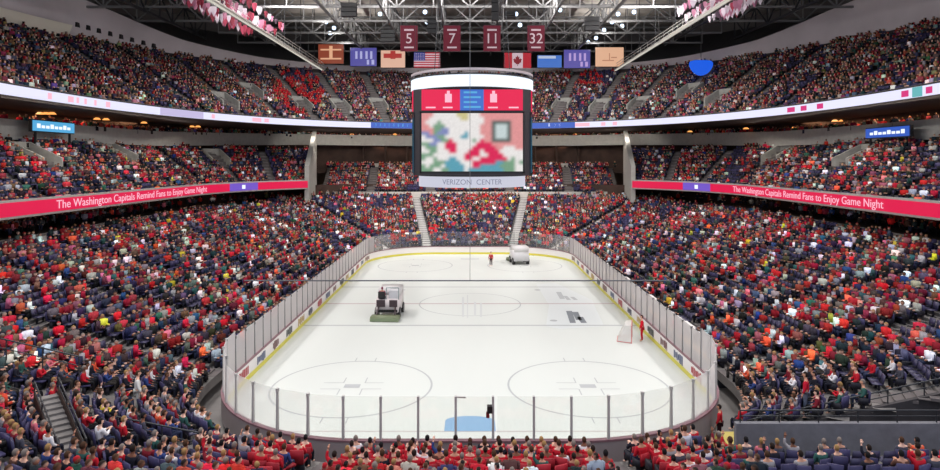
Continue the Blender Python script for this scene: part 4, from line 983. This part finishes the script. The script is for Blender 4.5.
# picture on the main screen, as coarse coloured cells
GRID = [
 'ssswwwwwwyyywwwssssssssss','sswwwwwwwwyywwwwssssssssss','swwwgwwwwwwwwwwwsskkkkksss','sswgggwwwwwwwwwsssknnnksss',
 'sssggbbwwwwwwwwsssknnnksss','bbsgbbbwwwwtwwwsssknnnksss','wbbbggwwwwttwwwwssknnnksss','wwwbbggrwwwwwgwrsskkkkksss','ggbbwwrrrwwwwwrrrrssssssss',
 'wgggwwrrrwwwwrrrrrrsswwwss','wwggwwwrrwwwrrrwrrrrwwwwww','gggwwwwwwwwrrrrwwrrrrwwwww','gwwgwwwttwwrrwwrrrrrrrwgww','wwwgggttttwwwrrrrrrttgggwg','gwgggwtttttwwrrtttttggggww','gggwwggttttwtttttttttgggww']
CM = {'s': (226, 150, 150), 'w': (236, 232, 230), 'y': (206, 196, 140), 'g': (120, 160, 130), 'k': (90, 100, 96), 'n': (200, 214, 214), 'b': (130, 140, 190), 'r': (220, 30, 84), 't': (90, 160, 180)}
def screen_mesh():
    nr, nc, U = len(GRID), 26, 3; g = np.array([[L3(CM[ch_]) for ch_ in (r_ + 's' * 30)[:nc]] for r_ in GRID])
    v, f, c = [], [], []
    for a in range(nr * U + 1):
        for b2 in range(nc * U + 1):
            y, x = a / U - .5, b2 / U - .5; y0, x0 = int(np.floor(y)), int(np.floor(x)); fy, fx = y - y0, x - x0
            G_ = lambda r_, q: g[min(nr - 1, max(0, r_)), min(nc - 1, max(0, q))]
            col = (G_(y0, x0) * (1 - fx) + G_(y0, x0 + 1) * fx) * (1 - fy) + (G_(y0 + 1, x0) * (1 - fx) + G_(y0 + 1, x0 + 1) * fx) * fy
            v.append((lerp(-4.15, 4.15, b2 / (nc * U)), 0, lerp(5.72, .95, a / (nr * U)))); c.append(list(col * random.uniform(.95, 1.05)) + [1])
    W_ = nc * U + 1
    for a in range(nr * U):
        for b2 in range(nc * U): k = a * W_ + b2; f.append((k + W_, k + W_ + 1, k + 1, k))
    me = bpy.data.meshes.new('video_screen'); me.from_pydata(v, [], f); me.update(); a = me.attributes.new('col', 'FLOAT_COLOR', 'POINT'); a.data.foreach_set('color', np.array(c, np.float32).ravel()); return me
scm = screen_mesh(); em = attr_mat('video_pixels', .4, .95)
crim = mat('led_panel_crimson', rgb(236, 4, 74), .5, emit=.95)
for k in range(4):
    a = math.pi / 2 * k; M = Matrix.Rotation(a, 4, 'Z')
    def place(o): o.rotation_euler = (0, 0, a); off = M @ Vector((0, -4.94, 0)); o.location = off; return o
    o = link('video_screen', scm, em, sb); place(o)
    f = MB(); f.box(-4.3, -.02, .8, -4.15, .03, 5.85); f.box(4.15, -.02, .8, 4.3, .03, 5.85); f.box(-4.3, -.02, .8, 4.3, .03, .93); f.box(-4.3, -.02, 5.74, 4.3, .03, 5.86); place(f.build('screen_frame', black, sb))
    place(MB().box(-4.15, -.06, 5.95, -1.0, 0, 7.66).build('score_panel', crim, sb)); place(MB().box(.95, -.06, 5.95, 4.15, 0, 7.66).build('score_panel', crim, sb))
    f = MB(); f.box(-1.0, -.06, 5.95, .95, 0, 7.66); cp = place(f.build('centre_panel', mat('led_panel_blue', rgb(60, 110, 205), .5, emit=.95), sb))
    lt = MB()
    for r_ in range(4): lt.box(-.7, -.09, 6.15 + r_ * .4, .7 - .3 * (r_ % 2), -.07, 6.3 + r_ * .4)
    lt.build('lettering', sky_led, cp)
    for x in (-1.95, 1.75):
        lt = MB(); lt.box(x - .28, -.09, 6.6, x + .28, -.07, 7.3); lt.box(x - .12, -.09, 7.3, x + .12, -.07, 7.55)
        for x2 in ((-3.8, -2.4) if x < 0 else (1.3, 3.0)): place(MB().box(x2, -.09, 6.12, x2 + .8, -.07, 6.24).build('score_mark', pink_led, sb))
        place(lt.build('score_crest', pink_led, sb))
def ringp(name, r0, z0, z1, m, th=.3, n=72):
    s = MB()
    for i in range(n):
        a, c = 2 * math.pi * i / n, 2 * math.pi * (i + 1) / n
        q = lambda r_, t, z: (r_ * math.cos(t), r_ * math.sin(t), z)
        s.hexa([q(r0 - th, a, z0), q(r0, a, z0), q(r0, c, z0), q(r0 - th, c, z0), q(r0 - th, a, z1), q(r0, a, z1), q(r0, c, z1), q(r0 - th, c, z1)])
    return s.build(name, m, sb)
ringp('upper_ring', 5.45, 7.86, 8.86, pale_led); ringp('upper_ring_rim', 5.52, 7.76, 7.86, black); ringp('upper_ring_rim', 5.52, 8.86, 8.98, dsteel)
ringp('top_ring', 5.45, 9.2, 9.4, mat('ring_silver', rgb(196, 186, 190), .4, .3), .2)
ringp('lower_ring', 4.75, -.42, .5, mat('led_pale_grey', rgb(206, 208, 224), .5, emit=.95)); ringp('lower_ring_rim', 4.8, .5, .62, black)
s = MB()
octa(s, 4.4, 2.2, 7.72, 8.9); s.build('upper_core', black, sb)
t = text('ring_lettering', 'VERIZON  CENTER', .62, mat('ring_letter_grey', rgb(150, 154, 182), .5, emit=.7), sb, (0, 0, 0), (0, 0, 0), width=5.2)
for v in t.data.vertices:
    a = R(-90) + v.co.x / 4.77; rr = 4.77 + v.co.z; v.co = (rr * math.cos(a), rr * math.sin(a), v.co.y + .04)
for x in (-3.2, 3.2):
    for y in (-3.2, 3.2): MB().tube((x, y, 9.2), (x * .7, y * .7, 26), .035, n=6).build('hoist_cable', dsteel, sb)
for sg in (-1, 1): # teal end strips
    MB().box(sg * 4.93 - .05, -4.3, .8, sg * 4.93 + .05, -3.9, 5.4).build('edge_light', mat('edge_teal', rgb(60, 120, 150), .5, emit=.5), sb)

# ---------------------------------------------------------------- banners, flags, hanging panels
maroon = mat('banner_maroon', rgb(100, 14, 38), .8); bwhite = mat('banner_white', rgb(200, 182, 188), .8)
for px, num, d in ((409, '5', 67), (452, '7', 67), (492, '11', 67), (536, '32', 67)):
    p = at(px, 38.5, d); root = tag(empty('retired_number_banner', p), 'maroon hanging banner with the white number %s above the scoreboard' % {'5': 'five', '7': 'seven', '11': 'eleven', '32': 'thirty-two'}[num], 'banner', 'retired number banners')
    MB().box(-.9, -.03, -1.35, .9, .03, 1.35).build('cloth', maroon, root)
    text('number', num, 1.5, bwhite, root, (0, -.05, -.05), (R(90), 0, 0)); MB().box(-.5, -.05, .8, .5, -.035, .98).build('name_bar', bwhite, root); MB().box(-.5, -.05, -1.02, .5, -.035, -.86).build('name_bar', bwhite, root)
    h = MB(); h.tube((-.95, 0, 1.38), (.95, 0, 1.38), .04)
    for x in (-.8, .8): h.tube((x, 0, 1.38), (x, 0, 34.3 - p.z), .02, n=5)
    h.build('hanger', dsteel, root)
# black speaker clusters among the trusses
for i, (px, py, d, w_, h_) in enumerate(((495, 8, 74, 7, 26), (510, 15, 76, 11, 7), (349, 10, 80, 15, 14), (592, 24, 84, 14, 14), (388, 36, 88, 14, 12), (432, 27, 72, 9, 14))):
    p = at(px, py, d); a, c = w_ * d / F / 2, h_ * d / F / 2
    root = tag(empty('speaker_cluster', p), 'black hanging loudspeaker cluster in the roof, %s' % ['tall one over banner eleven', 'small flat one beside the tall cluster', 'wide one above the violet display opposite benches', 'wide one above the azure display', 'one above the peach brick display', 'slim one between the first two banners'][i], 'speaker', 'roof speakers')
    for k in range(3): MB().box(-a, -.4, -c + k * c * 2 / 3 + .04, a, .4, -c + (k + 1) * c * 2 / 3 - .04).build('cabinet', black, root)
    MB().bar((0, 0, c - .05), (0, 0, 34.3 - p.z if 34.3 - p.z > c + .2 else c + .4), .06).build('hanger', dsteel, root)
# flags
p = at(517.5, 60.5, 66); root = tag(empty('national_flag', p), 'red and white flag with a maple leaf hanging above the scoreboard', 'flag', 'hanging flags')
MB().box(-.55, -.02, -.78, .55, .02, .78).build('white_field', bwhite, root)
for x in (-1.4, .55): MB().box(x, -.02, -.78, x + .85, .02, .78).build('red_field', mat('flag_red', rgb(170, 22, 40), .8), root)
leaf = [(0, .55), (.1, .33), (.24, .4), (.2, .1), (.36, .24), (.42, .12), (.55, .14), (.42, -.08), (.48, -.16), (.2, -.3), (.22, -.4), (.03, -.36), (.03, -.58)]
leaf = leaf + [(-x, y) for x, y in reversed(leaf[1:])]
s = MB(); s.v = [(x * .85, -.04, y) for x, y in leaf]; s.f = [tuple(range(len(leaf)))]; s.build('maple_leaf', mat('flag_dark_red', rgb(120, 20, 34), .8), root)
h = MB(); [h.tube((x, 0, .78), (x, 0, 34.3 - p.z), .02, n=5) for x in (-1.2, 1.2)]; h.build('hanger', dsteel, root)
p = at(427, 60, 66); root = tag(empty('national_flag', p), 'striped flag with a blue canton hanging above the scoreboard', 'flag', 'hanging flags')
for i in range(13): MB().box(-1.35, -.02, .78 - (i + 1) * .12, 1.35, .02, .78 - i * .12).build('stripe', mat('flag_red', rgb(170, 22, 40), .8) if i % 2 == 0 else bwhite, root)
MB().box(-1.35, -.04, -.06, -.2, .03, .78).build('canton', mat('flag_blue', rgb(40, 52, 130), .8), root)
s = MB()
for r_ in range(5):
    for q in range(6): s.box(-1.26 + q * .18, -.05, .02 + r_ * .15, -1.2 + q * .18, -.04, .08 + r_ * .15)
s.build('star_field', bwhite, root); h = MB(); [h.tube((x, 0, .78), (x, 0, 34.3 - p.z), .02, n=5) for x in (-1.2, 1.2)]; h.build('hanger', dsteel, root)
# hanging video panels at the far end
def led(n_, c): return mat('led_' + n_, rgb(*c), .5, emit=.75)
panels = [(331, 54, 26, 20, led('rust', (150, 66, 40)), led('peach', (250, 190, 150)), 'rust and cream hanging display at the far end', 0), (363.5, 57, 27, 19, led('violet', (84, 80, 170)), led('lilac2', (190, 190, 240)), 'violet hanging display with pale lettering, opposite the bench side', 1), (393, 59, 25, 18, led('peach2', (246, 196, 170)), led('brick', (186, 50, 44)), 'peach hanging display with brick red band at far end', 2),
          (549.5, 61.5, 25, 13, led('azure', (62, 120, 215)), led('pale2', (200, 214, 240)), 'azure hanging display with a pale top band', 3), (577, 59, 27, 19, led('violet2', (92, 84, 176)), led('pink2', (200, 170, 235)), 'violet hanging display with pink marks on the bench side', 1), (609.5, 57, 29, 20, led('peach3', (250, 196, 160)), led('tan', (200, 140, 110)), 'plain peach hanging display on the bench side', 4)]
for px, py, w_, h_, m1, m2_, lab, st in panels:
    d = 118; p = at(px, py, d); hw, hh = w_ * d / F / 2, h_ * d / F / 2
    root = tag(empty('hanging_display', p), lab, 'display', 'far end hanging displays'); MB().box(-hw, -.02, -hh, hw, .25, hh).build('case', black, root); MB().box(-hw + .08, -.06, -hh + .08, hw - .08, -.03, hh - .08).build('screen', m1, root)
    s = MB()
    if st == 0:
        s.box(-hw * .8, -.1, hh * .35, hw * .8, -.07, hh * .5); s.box(-hw * .8, -.1, -hh * .55, hw * .8, -.07, -hh * .4); s.box(-.3, -.1, -hh * .4, .3, -.07, hh * .8)
    elif st == 1:
        for q in (-.6, -.25, .15, .5): s.box(hw * q, -.1, -hh * .2, hw * (q + .16), -.07, hh * .6)
        s.box(hw * .25, -.1, -hh * .8, hw * .42, -.07, -hh * .3); s.box(hw * .6, -.1, -hh * .8, hw * .8, -.07, -hh * .3)
    elif st == 2: s.box(-hw * .75, -.1, hh * .1, -hw * .1, -.07, hh * .6); s.box(-hw * .2, -.1, hh * .0, hw * .2, -.07, hh * .9); s.box(hw * .2, -.1, hh * .1, hw * .7, -.07, hh * .6)
    elif st == 3: s.box(-hw * .9, -.1, hh * .45, hw * .5, -.07, hh * .85)
    else: s.box(-hw * .5, -.1, -hh * .4, hw * .3, -.07, -hh * .3); s.box(-.1, -.1, -.6, .05, -.07, .7); s.box(hw * .1, -.1, -.2, hw * .5, -.07, 0)
    s.build('marks', m2_, root); h = MB(); [h.tube((x, .1, hh), (x, .1, 34.3 - p.z), .04, n=5) for x in (-hw * .7, hw * .7)]; h.build('hanger', dsteel, root)
# blue glowing hanging sign on the bench side
p = at(701, 66, 103); root = tag(empty('blue_sign', p), 'glowing bright blue rounded sign hanging above the upper bench side seats', 'sign')
s = MB(); n = 24; s.v = [(1.9 * math.cos(2 * math.pi * i / n), -.15, 1.25 * math.sin(2 * math.pi * i / n) + .3 * math.cos(4 * math.pi * i / n)) for i in range(n)] + [(1.9 * math.cos(2 * math.pi * i / n), .15, 1.25 * math.sin(2 * math.pi * i / n) + .3 * math.cos(4 * math.pi * i / n)) for i in range(n)]
s.f = [tuple(range(n)), tuple(range(n, 2 * n))[::-1]] + [(i, n + i, n + (i + 1) % n, (i + 1) % n) for i in range(n)]; s.build('face', mat('led_vivid_blue', rgb(24, 96, 235), .5, emit=.9), root); MB().tube((0, 0, 1), (0, 0, 34 - p.z), .05, n=6).build('hanger', dsteel, root)
# strings of small pointed pennants along the catwalks
pcol = [(206, 196, 206), (160, 50, 76), (170, 112, 136), (124, 34, 52), (70, 50, 66)]
pm = {}
def pmesh():
    s = MB(); P = [(-.36, .0), (.36, .0), (.36, -.75), (0, -1.6), (-.36, -.75)]; s.v = [(x, -.03, z) for x, z in P] + [(x, .03, z) for x, z in P]; s.f = [(0, 4, 3, 2, 1), (5, 6, 7, 8, 9)] + [(i, (i + 1) % 5, 5 + (i + 1) % 5, 5 + i) for i in range(5)]
    me = bpy.data.meshes.new('pennant'); me.from_pydata(s.v, [], s.f); me.update(); return me
PM = pmesh(); CN = {0: 'white', 1: 'crimson', 2: 'pink', 3: 'dark red', 4: 'plum'}
for sg, nm in ((-1, 'opposite the benches'), (1, 'on the bench side')):
    for r_ in range(8):
        x = sg * (25.2 + r_ * 1.0)
        wire = MB().tube((x, 34, 31.3 - (r_ * 5 % 7) * .14), (x, 53 if sg > 0 else 61, 31.3 - (r_ * 5 % 7) * .14), .03, n=5).build('pennant_wire', dsteel)
        tag(wire, 'thin wire holding pennants, %s from the catwalk %s' % (nth(r_ + 1), nm), 'wire', 'pennant wires')
        for q in range(18):
            y = 34.5 + q * (.95 if sg > 0 else 1.45) + random.uniform(-.5, .5); k = random.choices(range(5), (6, 1, 2, .3, .6) if sg > 0 else (3, 3.2, 3, 2, 1))[0]
            o = link('pennant', PM, None); slot(o, mat('pennant_%s' % CN[k].replace(' ', '_'), rgb(*pcol[k]), .7)); o.location = (x, y, 31.27 - (r_ * 5 % 7) * .14); o.rotation_euler = (0, 0, random.uniform(-.5, .5)); s_ = random.uniform(.5, .85); o.scale = (s_, s_, s_ * .9)
            tag(o, 'small %s pointed pennant, %s along the %s wire %s' % (CN[k], nth(q + 1), nth(r_ + 1), nm), 'pennant', 'roof pennants')
